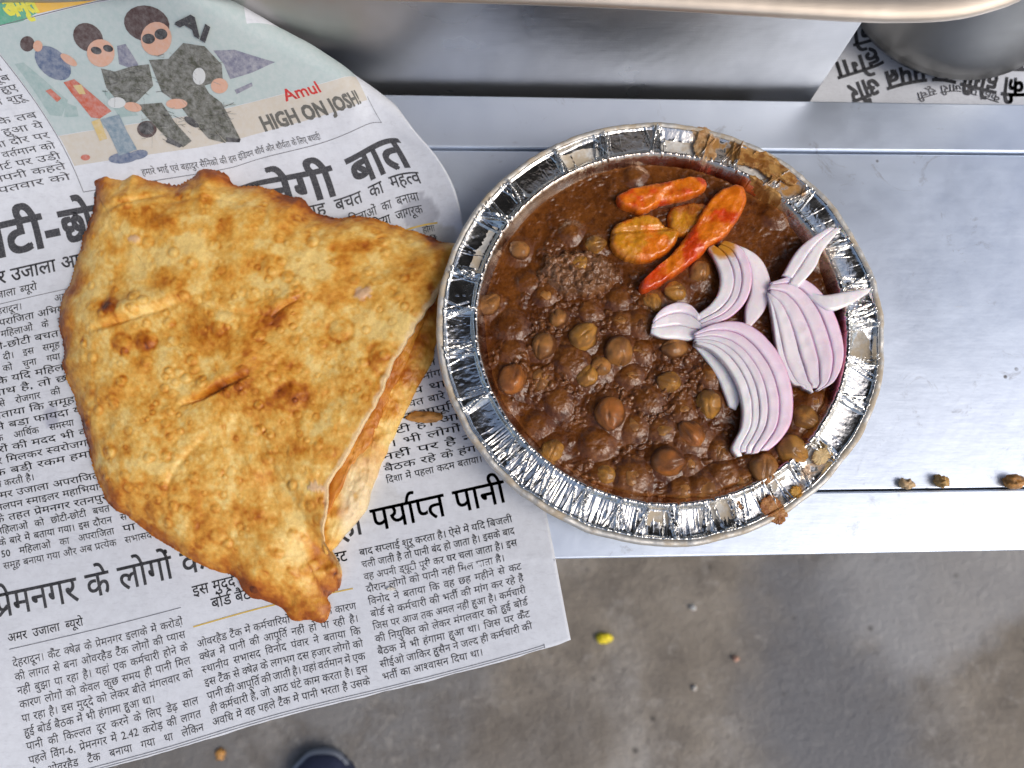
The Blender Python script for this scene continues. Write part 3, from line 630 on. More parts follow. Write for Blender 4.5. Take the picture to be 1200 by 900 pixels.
def bread_top(x, y, t):
    s_ = outdist(x, y)
    ang = np.arctan2(y-cb[1], x-cb[0])       # screen angle, down positive
    cut = smooth(-.58, -.48, ang)*smooth(1.12, .95, ang)   # the cut side, towards the bowl
    rise = 1-np.exp(-(s_/22.))
    puff = .0045*np.exp(-(((x-240)/150)**2+((y-380)/140)**2))
    tipf = smooth(640, 715, y); base = .0022+(.0098-.0058*tipf)*(rise+cut*(1-rise))+puff*rise
    base = base+.0010*cut*smooth(70, 10, s_)-.002*smooth(600, 720, y)
    z = base+.0036*(fbm(x/75, y/75, 11, 2)-.5)+.0017*(fbm(x/26, y/26, 12, 3)-.5)+.0005*(fbm(x/8, y/8, 13, 4)-.5)
    # long folds: raised lip with a crease under it
    def fold(pts, wid, up, dn):
        nonlocal z
        p = resample(pts, 60, closed=False); d = np.full(x.shape, 1e9); sd = np.zeros(x.shape); kk = np.zeros(x.shape)
        for i in range(59):
            ax, ay = p[i]; bx, by = p[i+1]; lx, ly = bx-ax, by-ay; L2 = lx*lx+ly*ly
            tt = np.clip(((x-ax)*lx+(y-ay)*ly)/L2, 0, 1); ex, ey = x-ax-tt*lx, y-ay-tt*ly; dd = np.hypot(ex, ey)
            cr = (lx*ey-ly*ex); m_ = dd < d; d = np.where(m_, dd, d); sd = np.where(m_, np.sign(cr), sd); kk = np.where(m_, (i+tt)/59., kk)
        env = np.sin(np.clip(kk, 0., 1.)*np.pi)**1.3
        d1 = d*sd      # positive below the line on the picture
        z = z+env*(up*np.exp(-((d1+wid*.8)/wid)**2)-dn*np.exp(-((d1-wid*.25)/(wid*.32))**2)); return d1, env
    fold([(92, 392), (120, 385), (160, 374), (200, 362), (232, 350)], 11, .0022, .0022)
    fold([(110, 250), (150, 240), (180, 232), (205, 226)], 7, .0008, .0009)
    fold([(180, 245), (230, 235), (300, 240)], 7, .0006, .0006)
    fold([(225, 350), (270, 366), (320, 372)], 8, .0006, .001)
    fold([(318, 378), (335, 362), (360, 352)], 7, .0009, .0012)
    fold([(205, 620), (195, 580), (215, 540), (260, 500)], 9, .0006, .0006)
    ds, es = fold([(212, 476), (240, 466), (268, 452), (300, 438)], 8, .0014, .0046)
    for cx, cy, r, k in BL:
        d = np.hypot((x-cx), (y-cy)*1.1); m_ = d < r*1.6
        z = z+np.where(m_, k*.00075*min(1, r/8)*np.exp(-(d/(r*.75))**4), 0)-np.where(m_, k*.0002*np.exp(-((d-r)/(r*.18+.6))**2), 0)
    return z, cut, ds, es
X = cb[0]+t_[..., 0]*(ou[None, :, 0]-cb[0]); Y = cb[1]+t_[..., 0]*(ou[None, :, 1]-cb[1]); T = np.broadcast_to(t_[..., 0], X.shape)
Z, cut, ds, es = bread_top(X, Y, T)
Z = Z+.0022+.004*smooth(330, 200, Y)     # rides the rise of the page beneath
fine = fbm(X/11, Y/11, 60, 4); mid = fbm(X/34, Y/34, 61, 4)
brn = spotmask(X, Y, BR, .9)*.44; pale = spotmask(X, Y, PALE, .9, 5)
OD = outdist(X, Y)+5*(fbm(X/10, Y/10, 91, 3)-.5); edgeb = smooth(26, 0, OD)*(1-cut)*.42+smooth(7, 0, OD)*(1-cut)*.2
b_ = np.clip(.25+(mid-.5)*1.05+(fine-.5)*.5+(fbm(X/4, Y/4, 66, 2)-.5)*.4+brn+edgeb-.38*pale, 0, 1.15)
for cx, cy, r, k in BL:
    d = np.hypot(X-cx, (Y-cy)*1.1); b_ = b_+np.where(d < r*1.7, .30*k*np.exp(-((d-r)/(r*.16+.7))**2)+.12*k*np.exp(-(d/(r*.8))**4), 0)
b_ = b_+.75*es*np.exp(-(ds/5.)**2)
b_ = np.clip(b_, 0, 1.3)
stops = np.array([0, .22, .5, .78, 1.05, 1.3]); cols = np.array([(.86, .63, .24), (.79, .48, .12), (.69, .325, .048), (.50, .17, .016), (.33, .08, .007), (.12, .025, .004)])
C3 = np.stack([np.interp(b_, stops, cols[:, k]) for k in range(3)], -1)
dough = smooth(5, 1, OD)*cut*.8; C3 = C3*(1-dough[..., None])+dough[..., None]*np.array([.80, .62, .38])
for cx, cy, r in ((427, 347, 11), (395, 575, 12), (372, 572, 10), (163, 285, 7)):       # pale flecks
    m_ = smooth(1.1, .6, np.hypot((X-cx)/r, (Y-cy)/(r*.7))+(fbm(X/4, Y/4, int(cx), 2)-.5)*1.2)[..., None]*.75; C3 = C3*(1-m_)+m_*np.array([.70, .50, .36]); Z = Z+.0005*m_[..., 0]
Wt = P(X, Y, .012); XY = Wt[..., :2]
topV = np.concatenate([XY, Z[..., None]], -1).reshape(-1, 3)
th_ = np.interp(cut[-1], [0, 1], [.0016, .0032])[None, :]
# rounded rim then underside
def under(k_in, dz, c=1.):
    xx = cb[0]+k_in*(ou[:, 0]-cb[0]); yy = cb[1]+k_in*(ou[:, 1]-cb[1]); w_ = P(xx, yy, .012)
    return np.c_[w_[:, :2], Z[-1]-dz*th_[0]]
rings = [under(1.004, .25), under(1.005, .6), under(.998, .95), under(.97, 1.1)]
xx = cb[0]+.6*(ou[:, 0]-cb[0]); yy = cb[1]+.6*(ou[:, 1]-cb[1]); w_ = P(xx, yy, .012)
rings.append(np.c_[w_[:, :2], np.full(nf, .006)]); rings.append(np.c_[w_[:, :2]*.0+w_[:, :2].mean(0), np.full(nf, .006)])
Vb = np.vstack([topV]+rings)
ecol = np.where(cut[-1][:, None] > .5, np.array([[.82, .66, .42]]), C3[-1]*.95)
Cb = np.vstack([C3.reshape(-1, 3)]+[ecol]*4+[ecol*.9]*2)
M_bread = mat_attr('fried_crust', .42, ((520, .35, .0005), (1900, .3, .0002), (160, .2, .0010)), .4, .12, (170, .32, .6), mul=(650, (.88, .83, .74), (1.1, 1.1, 1.06)))
bread = empty('fried_bread', tuple(P(290, 450, .002)))
tag(bread, 'golden fried flatbread folded into a wedge, lying on the newspaper beside the foil bowl', 'flatbread')
o1 = mesh('upper_layer', Vb, gridF(J+6, nf, True), M_bread, col=Cb)
def slab(name, pts, zt, thick, colfn, mat, n=260, J=44, nz=.0012, seed=0, edge=.0025, wob=2.2, zref=.005, ef=12.):
    """a soft slab: outline in photograph points, top height zt(x, y), rounded edge"""
    o_ = resample(pts, n); o_ = o_+(np.c_[fbm(np.arange(n)/4., 0*np.arange(n), seed+1, 3), fbm(np.arange(n)/4., 0*np.arange(n), seed+2, 3)]-.5)*wob
    c_ = o_.mean(0); tt = (np.linspace(0, 1, J)**.8)[:, None]
    x = c_[0]+tt*(o_[None, :, 0]-c_[0]); y = c_[1]+tt*(o_[None, :, 1]-c_[1])
    rad = np.hypot(o_[:, 0]-c_[0], o_[:, 1]-c_[1])[None]
    z = zt(x, y)-edge*np.exp(-(1-tt)*rad/ef)+nz*(fbm(x/9, y/9, seed, 4)-.5)
    w_ = P(x, y, zref); top_ = np.concatenate([w_[..., :2], z[..., None]], -1).reshape(-1, 3)
    low = np.c_[w_[-1, :, :2], z[-1]-thick]; mid_ = np.c_[w_[-1, :, :2], z[-1]-thick*.5]; mid_[:, :2] += (mid_[:, :2]-w_[0, 0, :2])*.004
    cen = np.c_[np.repeat(w_[0, :1, :2], n, 0), np.full(n, (z[-1]-thick).min())]
    V_ = np.vstack([top_, mid_, low, cen]); c3 = colfn(x, y, tt+0*x).reshape(-1, 3); ec = c3[-n:]
    return mesh(name, V_, gridF(J+3, n, True), mat, col=np.vstack([c3, ec, ec, ec]))
def col_low(x, y, t):
    b = np.clip(.25+(fbm(x/20, y/20, 31, 4)-.5)*1.3+(fbm(x/5, y/5, 32, 3)-.5)*.5+.55*smooth(560, 330, y), 0, 1.2)
    c = np.stack([np.interp(b, stops, cols[:, k]) for k in range(3)], -1)
    w_ = (smooth(500, 590, y)*smooth(395, 410, x)*smooth(.3, .5, fbm(x/12, y/12, 33, 3)+.15))[..., None]*.75
    return c*(1-w_)+w_*np.array([.84, .72, .50])
LL = [(526, 296), (516, 330), (512, 360), (511, 392), (506, 422), (494, 442), (482, 466), (470, 490), (462, 508), (452, 530), (443, 552), (436, 572), (428, 598), (408, 622), (388, 646), (379, 640), (360, 560), (380, 480), (430, 380), (480, 290)]
o2 = slab('lower_layer', LL, lambda x, y: .0075+.002*smooth(470, 400, x)+0*x, .0042, col_low, M_bread, 320, 60, .0022, 3, .003, 3)
def col_in(x, y, t):
    b = .72+(fbm(x/16, y/16, 35, 4)-.5)*.7; c = np.stack([np.interp(b, stops, cols[:, k]) for k in range(3)], -1); return c
IL = [(520, 300), (512, 340), (498, 375), (488, 402), (470, 440), (452, 480), (436, 520), (415, 548), (400, 580), (386, 606), (380, 590), (390, 540), (430, 470), (470, 390), (505, 300)]
o3 = slab('inner_layer', IL, lambda x, y: .0098+.001*smooth(450, 400, x)+0*x, .0018, col_in, M_bread, 260, 40, .0016, 9, .0015, 4)
adopt(bread, [o1, o2, o3])
# ------------------------------------------------------------------ foil bowl
ZR = .0285
pc = P(775, 391, ZR-.002); pl = P(512, 391, ZR-.003); prr = P(1037, 391, ZR-.003); RO = float(prr[0]-pl[0])/2; cx0 = float(prr[0]+pl[0])/2; cy0 = float(pc[1])+.0056
NA = 1800; th = np.linspace(0, 2*np.pi, NA, endpoint=False)
# pressed panels between bundles of crimps
rs = np.random.RandomState(21); ang = []; a_ = 0
while a_ < 360-4:
    ang.append(a_); aa = a_ % 360
    dense = 1. if not (215 < aa < 315) else .55
    a_ += rs.uniform(10., 21.)*dense
ang = np.radians(ang)
crest = []       # single creases: angle, width, height, skew, r from, r to
for c in ang:
    for k in range(rs.randint(5, 10)): crest.append((c+rs.normal(0, .028), rs.uniform(.0018, .006), rs.uniform(.0007, .0026), rs.uniform(-.16, .16), rs.uniform(.82, .88), rs.uniform(.90, 1.02)))
for k in range(120): crest.append((rs.uniform(0, 2*np.pi), rs.uniform(.0012, .003), rs.uniform(.0002, .0005)*rs.choice([-1, 1]), rs.uniform(-.12, .12), rs.uniform(.84, .9), rs.uniform(.88, .98)))
for k in range(150): crest.append((rs.uniform(3.75, 5.3), rs.uniform(.0015, .004), rs.uniform(.0003, .0009)*rs.choice([-1, 1]), rs.uniform(-.03, .03), rs.uniform(.81, .84), rs.uniform(.93, 1.02)))
for k in range(160): crest.append((rs.uniform(0, 2*np.pi), rs.uniform(.0012, .004), rs.uniform(.0001, .0003)*rs.choice([-1, 1]), rs.uniform(-.04, .04), rs.uniform(.7, .8), .86))
prf = [(.0, .0012), (.3, .0012), (.55, .0014), (.60, .002), (.66, .0055), (.72, .0112), (.78, .0185), (.815, .0235), (.832, .0262), (.842, .0276), (.848, .0284), (.855, .0287), (.862, .0284)]
fl = [(r, .0280-.0022*((r-.838)/.125)+.0) for r in np.linspace(.841, .960, 32)]+[(.964, .0263), (.968, .0266), (.972, .0262)]
prf = [(r*.968, z) for r, z in prf]; prof = prf+fl; rr_ = np.array([p[0] for p in prof]); zz_ = np.array([p[1] for p in prof])
# finer wall
rw = np.concatenate([[0, .3, .55], np.linspace(.6, .812, 22), rr_[9:]]); zw = np.interp(rw, rr_, zz_)
RAD, TH = np.meshgrid(rw, th, indexing='ij'); ZF = np.repeat(zw[:, None], NA, 1)
cush = np.zeros_like(RAD); dz = np.zeros_like(RAD)
sa = np.sort(ang); idx = np.searchsorted(sa, TH[0]) % len(sa); prev = sa[idx-1]; nxt = sa[idx]
gapA = (nxt-prev) % (2*np.pi); fr = ((TH[0]-prev) % (2*np.pi))/gapA
onfl = smooth(.836, .850, RAD)*smooth(.970, .950, RAD)
tiltp = rs.uniform(-1, 1, len(sa))[idx]; tiltr = rs.uniform(-.3, 1.0, len(sa))[idx]
press = np.minimum(smooth(0, .12, fr), smooth(1, .88, fr))
pamp = rs.uniform(.15, 1.5, len(sa))[idx]; press = press*pamp
dz -= onfl*(press[None]*(.0010+.0010*np.sin(np.clip((RAD-.838)/.125, 0, 1)*np.pi)))
dz += onfl*press[None]*(tiltp[None]*.0007*(fr[None]-.5)*2+tiltr[None]*.0012*((RAD-.90)/.06))
for c, wd, hh, sk, ra, rb_ in crest:
    cols_ = np.where(np.abs((th-c+np.pi) % (2*np.pi)-np.pi) < wd*4+.02)[0]
    sub = np.ix_(np.arange(len(rw)), cols_)
    d = ((TH[sub]-c-sk*(RAD[sub]-.9)*3+np.pi) % (2*np.pi))-np.pi
    dz[sub] += hh*np.maximum(0, 1-np.abs(d)/wd)*smooth(ra-.012, ra+.004, RAD[sub])*smooth(rb_+.01, rb_-.008, RAD[sub])
jag = (fbm(TH*55, RAD*45, 5, 3)-.5)
dz += (.00025*jag*smooth(.84, .87, RAD))+.0009*(fbm(TH*60, RAD*60, 25, 3)-.5)*np.exp(-((RAD-.832)/.012)**2)+.0004*(fbm(TH*26, RAD*10, 8, 3)-.5)*smooth(.6, .7, RAD)*smooth(.86, .83, RAD)
ZF = ZF+dz+.0009*np.sin(TH*2+.6)*smooth(.6, 1, RAD)
rim_w = lambda a: 1+.016*(fbm(2.2*np.cos(a)+5, 2.2*np.sin(a)+5, 3, 3)-.5)+.010*(fbm(9*np.cos(a)+9, 9*np.sin(a)+9, 4, 2)-.5)
rim_z = lambda a: .0030*(fbm(3*np.cos(a)+5, 3*np.sin(a)+5, 8, 2)-.5)
ZF += rim_z(TH)*smooth(.8, .96, RAD)
wobr = 1+(rim_w(TH)-1)*smooth(.84, .97, RAD)+.004*(fbm(TH*14, RAD*0+4, 9, 2)-.5)*smooth(.84, .9, RAD)
XF = cx0+RO*RAD*wobr*np.cos(TH); YFo = cy0+RO*RAD*wobr*np.sin(TH)*.985
stain = np.ones(RAD.shape+(3,))
ws = smooth(.838, .81, RAD)[..., None]*smooth(.30, .75, fbm(TH*8, RAD*30, 3, 4)+.22)[..., None]; stain = stain*(1-ws)+ws*np.array([.80, .60, .45])
deg = np.degrees(TH)
lowst = (smooth(.80, .78, RAD+.03*(fbm(TH*10, RAD*5, 14, 3)-.5)))[..., None]; stain = stain*(1-lowst)+lowst*np.array([.36, .15, .06])
def add_under(Vtop, rlist, zlist):
    out = [Vtop]
    for r, z in zip(rlist, zlist):
        out.append(np.stack([cx0+RO*r*np.cos(th), cy0+RO*r*np.sin(th)*.985, np.full(NA, z)], -1))
    return np.vstack(out)
topF = np.stack([XF, YFo, ZF], -1).reshape(-1, 3)
bowl = empty('foil_bowl', (cx0, cy0, .0))
tag(bowl, 'round crimped silver foil bowl holding brown chickpea curry', 'bowl')
b1 = mesh('foil_liner', topF, gridF(len(rw), NA, True)[:, ::-1], M_foil, col=stain.reshape(-1, 3))
fx_, fy_ = W2px(XF, YFo, ZF)
film = spotmask(fx_, fy_, [(872, 176, 44, 17, 22, 1), (908, 205, 42, 18, 48, 1), (905, 234, 24, 12, 42, .9), (826, 166, 15, 24, 0, 1), (905, 598, 14, 18, 0, 1), (936, 575, 9, 8, 0, .9), (955, 545, 24, 8, -50, .6), (970, 300, 14, 30, -20, .25)], 1.1, 6)
film = np.clip(film*1.25*smooth(.30, .48, fbm(fx_/9, fy_/9, 19, 4)+.04), 0, 1)
fa_ = b1.data.attributes.new('Film', 'FLOAT', 'POINT'); fa_.data.foreach_set('value', film.ravel().astype(np.float32))
# brown card shell that carries the foil and shows as the outer lip
NC = 720; tc = np.linspace(0, 2*np.pi, NC, endpoint=False)
cp = [(.0, .0004), (.6, .0004), (.70, .009), (.82, .0238), (.86, .0256), (.955, .0236), (.967, .0252), (.976, .0262), (.990, .0266), (.999, .0258), (1.002, .0246), (.996, .0236), (.98, .0232), (.96, .0226), (.86, .0240), (.73, .0076), (.6, .0001), (0, .0001)]
tw = .0009*np.sin(tc*2+.6)
Vc = np.concatenate([np.c_[cx0+RO*r*(1+(rim_w(tc)-1)*smooth(.84, .97, r))*np.cos(tc), cy0+RO*.985*r*(1+(rim_w(tc)-1)*smooth(.84, .97, r))*np.sin(tc), z+tw*smooth(.6, 1, r)+rim_z(tc)*smooth(.8, .96, r)+.0008*(fbm(30*np.cos(tc)+40, 30*np.sin(tc)+40, 7, 2)-.5)*smooth(.9, .98, r)] for r, z in cp])
cd = Mat('card_lip', (.50, .44, .35), .6)
cd.set(Base_Color=cd.mix(cd.ramp(cd.noise(90, 4, .7), [(.42, 0.), (.55, 1.)]), (.5, .42, .31), (.66, .65, .62)), Metallic=cd.ramp(cd.noise(90, 4, .7), [(.42, 0.), (.55, .8)])); cd.bump(cd.noise(500, 4), .4, .0006)
b2 = mesh('card_shell', Vc, gridF(len(cp), NC, True), cd.m)
adopt(bowl, [b1, b2])
# ------------------------------------------------------------------ gravy and chickpeas
GZ = .0232
CH = [(573, 357, 15, .9, 2), (609, 293, 14, 1, 2), (697, 286, 14, .8, 3), (680, 309, 15, .9, 3), (662, 306, 10, .8, 3), (600, 383, 17, .35, 0), (655, 373, 13, .9, 2), (637, 405, 17, .95, 2), (683, 395, 19, 1, 3), (600, 445, 19, 1, 1), (601, 410, 14, .35, 0), (634, 444, 16, .55, 2), (670, 422, 18, .4, 0), (688, 441, 15, .8, 3), (704, 429, 14, .8, 2), (725, 412, 20, 1, 2), (715, 484, 21, 1, 1), (648, 527, 15, .7, 3), (630, 498, 13, .3, 0), (710, 556, 15, .55, 3), (742, 560, 19, .5, 2), (782, 541, 20, .95, 1), (785, 448, 16, .8, 3), (791, 407, 17, .8, 2), (831, 472, 17, 1, 3), (812, 510, 20, .6, 1), (776, 503, 14, .5, 3), (826, 574, 18, .5, 2), (895, 548, 19, 1, 2), (927, 526, 20, 1, 3), (943, 488, 17, .8, 3), (820, 318, 16, .8, 2), (765, 352, 15, .6, 3), (792, 341, 15, .7, 3), (752, 378, 15, .45, 0), (670, 272, 12, .3, 0), (655, 470, 15, .35, 0), (760, 470, 16, .35, 0), (700, 520, 16, .3, 0), (850, 555, 15, .4, 0), (865, 585, 13, .5, 2), (740, 595, 12, .3, 0), (590, 475, 12, .3, 0), (835, 440, 14, .5, 1), (800, 470, 12, .3, 0), (910, 250, 14, .2, 0), (745, 205, 11, .3, 0), (955, 300, 12, .2, 0), (690, 365, 12, .25, 0), (725, 350, 13, .25, 0), (620, 330, 12, .2, 0)]
CH += [(x, y, r, e, 2) for x, y, r, e in [c for c in ((622, 366, 12, .3), (582, 420, 12, .5), (618, 428, 11, .3), (655, 440, 12, .3), (740, 440, 13, .5), (752, 412, 12, .5), (672, 500, 13, .5), (690, 470, 12, .3), (745, 500, 14, .5), (757, 522, 12, .3), (680, 545, 14, .5), (802, 482, 13, .5), (725, 530, 13, .3), (845, 528, 13, .5), (800, 575, 14, .5), (770, 580, 13, .3), (850, 500, 12, .3), (730, 378, 13, .5), (712, 345, 12, .3), (640, 345, 13, .5), (648, 290, 12, .3), (870, 562, 13, .5), (615, 500, 12, .5), (600, 350, 12, .3), (770, 430, 12, .3), (715, 445, 12, .3), (808, 545, 12, .5), (955, 470, 12, .5)) if c[3] == .5 and c[:2] not in ((615, 500), (680, 545), (672, 500), (582, 420))]]
EX = {(582, 420): 'partly sunk chickpea by the left wall, above the orange one', (740, 440): 'brown chickpea in the middle, below right of the largest brown one', (752, 412): 'brown chickpea just left of the one under the short onion piece', (672, 500): 'partly sunk chickpea lower left of the bare reddish one', (745, 500): 'partly sunk chickpea directly right of the bare reddish one', (680, 545): 'brown chickpea at lower left, between two yellow ones by the wall', (802, 482): 'partly sunk chickpea just left of the smooth yellow-brown one', (845, 528): 'partly sunk chickpea below the tip of the narrow onion strip', (800, 575): 'brown chickpea at the bottom wall, below the large orange one', (730, 378): 'partly sunk chickpea left of the blunt end of the short onion piece, upper one', (640, 345): 'partly sunk chickpea under the left end of the crumbly masala lump', (870, 562): 'brown chickpea left of the pale brown one under the onion tip', (615, 500): 'partly sunk chickpea below the orange one by the left wall', (808, 545): 'brown chickpea touching the right side of the large orange one at the bottom', (955, 470): 'brown chickpea at the right wall above the yellow one under the broad onion slice'}
NG, JG = 1000, 250
tg_ = np.linspace(0, 2*np.pi, NG, endpoint=False); rg = np.linspace(0, 1, JG)**.75
RG = .803*RO
RGm, TGm = np.meshgrid(rg, tg_, indexing='ij')
shore = 1+.03*(fbm(TGm*3, TGm*0, 51, 4)-.5)
GX = cx0+RG*RGm*shore*np.cos(TGm); GY = cy0+RG*.985*RGm*shore*np.sin(TGm)
gpxx, gpyy = W2px(GX, GY, GZ+0*GX)
PXM = FPX*.961/(CAMH-GZ)
# where the thick masala sits
thick = np.clip(spotmask(gpxx, gpyy, [(660, 420, 90, 80, 0, 1), (780, 460, 90, 100, 0, 1), (760, 560, 120, 50, 0, .9), (680, 320, 50, 34, 10, 1), (700, 370, 90, 60, 0, .7), (850, 560, 90, 40, 0, .8)], .8, 3), 0, 1)
wx = 9*(fbm(gpxx/12, gpyy/12, 41, 3)-.5); wy = 9*(fbm(gpxx/12, gpyy/12, 42, 3)-.5)
w1 = worley((gpxx+wx)/10, (gpyy+wy)/8, 3); w2 = worley((gpxx+wy)/5.2, (gpyy+wx)/5.2, 9)
grain = smooth(.55, .12, w1)*smooth(.46, .64, fbm(gpxx/30, gpyy/30, 71, 3)+.12*thick); grain2 = smooth(.6, .15, w2)*smooth(.48, .62, fbm(gpxx/18, gpyy/18, 73, 3)+.1*thick)
GH = GZ+.0022*(fbm(gpxx/40, gpyy/40, 70, 3)-.5)*(.4+thick)+.0026*(fbm(gpxx/12, gpyy/12, 75, 3)-.5)*(.08+thick)+.0012*grain*(.35+.65*thick)+.0004*grain2*(.3+.7*thick)+.0006*thick
# the big clump near the top left
cl = np.hypot((gpxx-678)/46, (gpyy-322)/26)+.35*(fbm(gpxx/8, gpyy/8, 5, 3)-.5); GH += .0030*smooth(1.15, .75, cl)+.0012*smooth(1.1, .8, cl)*(fbm(gpxx/5, gpyy/5, 6, 3)-.3)
peas = []
for (x, y, r, e, k) in CH:
    rm = r/PXM; w_ = P(x, y, GZ+.3*rm); hx, hy = float(w_[0]), float(w_[1])
    lc = GZ+.0006*thick.mean()
    d = np.hypot(GX-hx, GY-hy)
    amp = .34*rm if e > .5 else .55*rm
    GH = np.maximum(GH, GH*0+GZ+amp*np.exp(-(d/(1.22*rm))**4)+.0006*(fbm(gpxx/6, gpyy/6, 76, 3)-.5))
    peas.append((hx, hy, rm, e, k))
GH -= .0012*smooth(.98, 1., RGm)     # meniscus thins at the wall
GH = np.maximum(GH, .004)
gb = np.clip(.42+(fbm(gpxx/26, gpyy/26, 80, 4)-.5)*1.3-.25*thick, 0, 1)
gcol = np.array([.098, .029, .006])*(1-gb[..., None])+gb[..., None]*np.array([.20, .066, .012])
gm = (np.clip(grain*.5+grain2*.25, 0, .7)*(.3+.7*thick))[..., None]; gcol = gcol*(1-gm)+gm*np.array([.24, .10, .032])
cm = smooth(1.15, .8, cl)[..., None]*.55; gcol = gcol*(1-cm)+cm*np.array([.25, .13, .065])
dk = smooth(.62, .75, fbm(gpxx/9, gpyy/9, 83, 4))[..., None]*.45; gcol = gcol*(1-dk)+dk*np.array([.045, .013, .004])
for (hx, hy, rm, e, k) in peas:
    d = np.hypot(GX-hx, GY-hy); m_ = (smooth(1.1, .6, d/rm)*(.2+.4*((hx*7919) % .01)/.01))[..., None]; gcol = gcol*(1-m_)+m_*np.array([.25, .095, .022])
rim_o = smooth(.955, .995, RGm)[..., None]*.7; gcol = gcol*(1-rim_o)+rim_o*np.array([.30, .12, .035])
M_gravy = mat_attr('masala_gravy', .25, ((330, .5, .0010), (1100, .3, .0003)), .4, .06, (300, .14, .34), coat=.25, mul=(400, (.62, .55, .5), (1.3, 1.3, 1.25)))
gv = np.stack([GX, GY, GH], -1).reshape(-1, 3)
low = np.stack([cx0+RG*.985*shore[-1]*np.cos(tg_), cy0+RG*.97*shore[-1]*np.sin(tg_), np.full(NG, .012)], -1)
gravy = mesh('chickpea_gravy', np.vstack([gv, low]), gridF(JG+1, NG, True)[:, ::-1], M_gravy, col=np.vstack([gcol.reshape(-1, 3), gcol[-1]]))
tag(gravy, 'thick oily brown curry gravy filling the foil bowl', 'curry')
def pea_mesh(seed, tone):
    n, m = 26, 40; ph = np.linspace(0, np.pi, n)[:, None]; la_ = np.linspace(0, 2*np.pi, m, endpoint=False)[None, :]
    x = np.sin(ph)*np.cos(la_); y = np.sin(ph)*np.sin(la_); z = np.cos(ph)+0*la_
    r = 1+.07*(vn(x*1.6+seed, y*1.6+z*1.3, seed)-.5)*2+.05*(vn(x*4+seed, y*4+z*4, seed+3)-.5)
    r = r+.24*np.exp(-((x-1)**2+y*y+(z-.25)**2)/.10)               # the beak
    r = r-.13*np.exp(-(y/.10)**2)*smooth(-.2, .6, z)*smooth(-.6, .5, x)      # the cleft
    V_ = np.stack([x*r, y*r*.93, z*r*.82], -1).reshape(-1, 3)
    b = {0: (.20, .07, .015), 1: (.62, .23, .045), 2: (.62, .29, .07), 3: (.74, .37, .06)}[tone]
    mot = (fbm(x*2.2+seed, y*2.2+z, seed+8, 4))[..., None]; c = np.array(b)*(.55+.9*mot)
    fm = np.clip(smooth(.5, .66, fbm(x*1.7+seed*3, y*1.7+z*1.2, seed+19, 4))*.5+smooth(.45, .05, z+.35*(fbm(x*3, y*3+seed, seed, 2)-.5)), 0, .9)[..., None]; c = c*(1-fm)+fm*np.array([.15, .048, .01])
    return V_, c.reshape(-1, 3), gridF(n, m, True)
M_pea = mat_attr('chickpea_skin', .3, ((500, .6, .0008), (200, .7, .0016)), .4, .15, (300, .16, .42), coat=.4, mul=(260, (.55, .42, .32), (1.35, 1.3, 1.25)))
pm = {}
spec_lab = {0: 'elongated chickpea pressed against the left bowl wall above mid height', 1: 'single round chickpea at the upper left, nearest the foil rim', 2: 'small yellow chickpea right above the crumbly masala lump', 3: 'yellow chickpea lying on top of the crumbly masala lump', 4: 'small pale chickpea on the left part of the crumbly masala lump', 6: 'small brown chickpea below the crumbly masala lump', 7: 'wrinkled brown chickpea left of the bright yellow one in the middle row', 8: 'bright yellow-brown chickpea at mid left, right of the wrinkled one', 9: 'round orange chickpea close to the left wall of the bowl', 11: 'half sunk brown chickpea just right of the orange one by the left wall', 13: 'left one of two yellow chickpeas touching each other at mid left', 14: 'right one of two yellow chickpeas touching each other at mid left', 15: 'large brown chickpea left of the blunt end of the short onion piece', 16: 'bare reddish-brown chickpea standing clear of the others, low centre left', 17: 'small yellow chickpea by the lower left wall of the bowl', 19: 'greenish yellow chickpea near the bottom wall, left of the sunken brown one', 20: 'dark half sunken chickpea near the bottom wall, left of the orange one', 21: 'large orange chickpea near the bottom wall of the bowl', 22: 'yellow chickpea in the middle of the bowl below the short onion piece', 23: 'brown chickpea directly under the short onion piece', 24: 'smooth yellow-brown chickpea just left of the largest onion slice', 25: 'reddish-brown chickpea above the large orange one at the bottom', 26: 'small yellow chickpea between the bare reddish one and the reddish-brown one', 27: 'half sunk brown chickpea at the bottom wall, right of the orange one', 28: 'pale brown chickpea touching the lower tip of the largest onion slice', 29: 'glossy yellow chickpea at lower right, beside the tip of the largest onion slice', 30: 'yellow chickpea at the right wall below the broad onion slice', 31: 'brown chickpea left of the orange-stained onion slice', 32: 'yellow chickpea under the lower tip of the diagonal carrot strip', 33: 'yellow chickpea between the diagonal carrot strip and the short onion piece', 34: 'half sunk dark chickpea left of the short onion piece', 40: 'sunken brown chickpea against the bottom wall near the gravy blob', 43: 'small reddish chickpea tucked against the left edge of the narrow onion strip'}
for i, (hx, hy, rm, e, k) in enumerate(peas):
    if e < .45: continue
    if k == 1 and i not in (9, 16, 21, 25): k = 2
    key = (k, i % 4)
    if i > 50: e = .5
    if key not in pm:
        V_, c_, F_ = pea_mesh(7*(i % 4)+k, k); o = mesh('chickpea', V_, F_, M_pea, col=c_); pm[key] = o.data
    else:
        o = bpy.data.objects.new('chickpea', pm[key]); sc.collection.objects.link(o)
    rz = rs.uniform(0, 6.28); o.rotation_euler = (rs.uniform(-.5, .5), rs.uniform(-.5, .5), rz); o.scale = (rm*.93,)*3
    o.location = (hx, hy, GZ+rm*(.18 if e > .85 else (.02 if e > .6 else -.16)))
    tag(o, spec_lab.get(i, None) or EX.get(CH[i][:2], 'chickpea half sunk in the brown gravy among the others'), 'chickpea', 'chickpeas in the gravy')
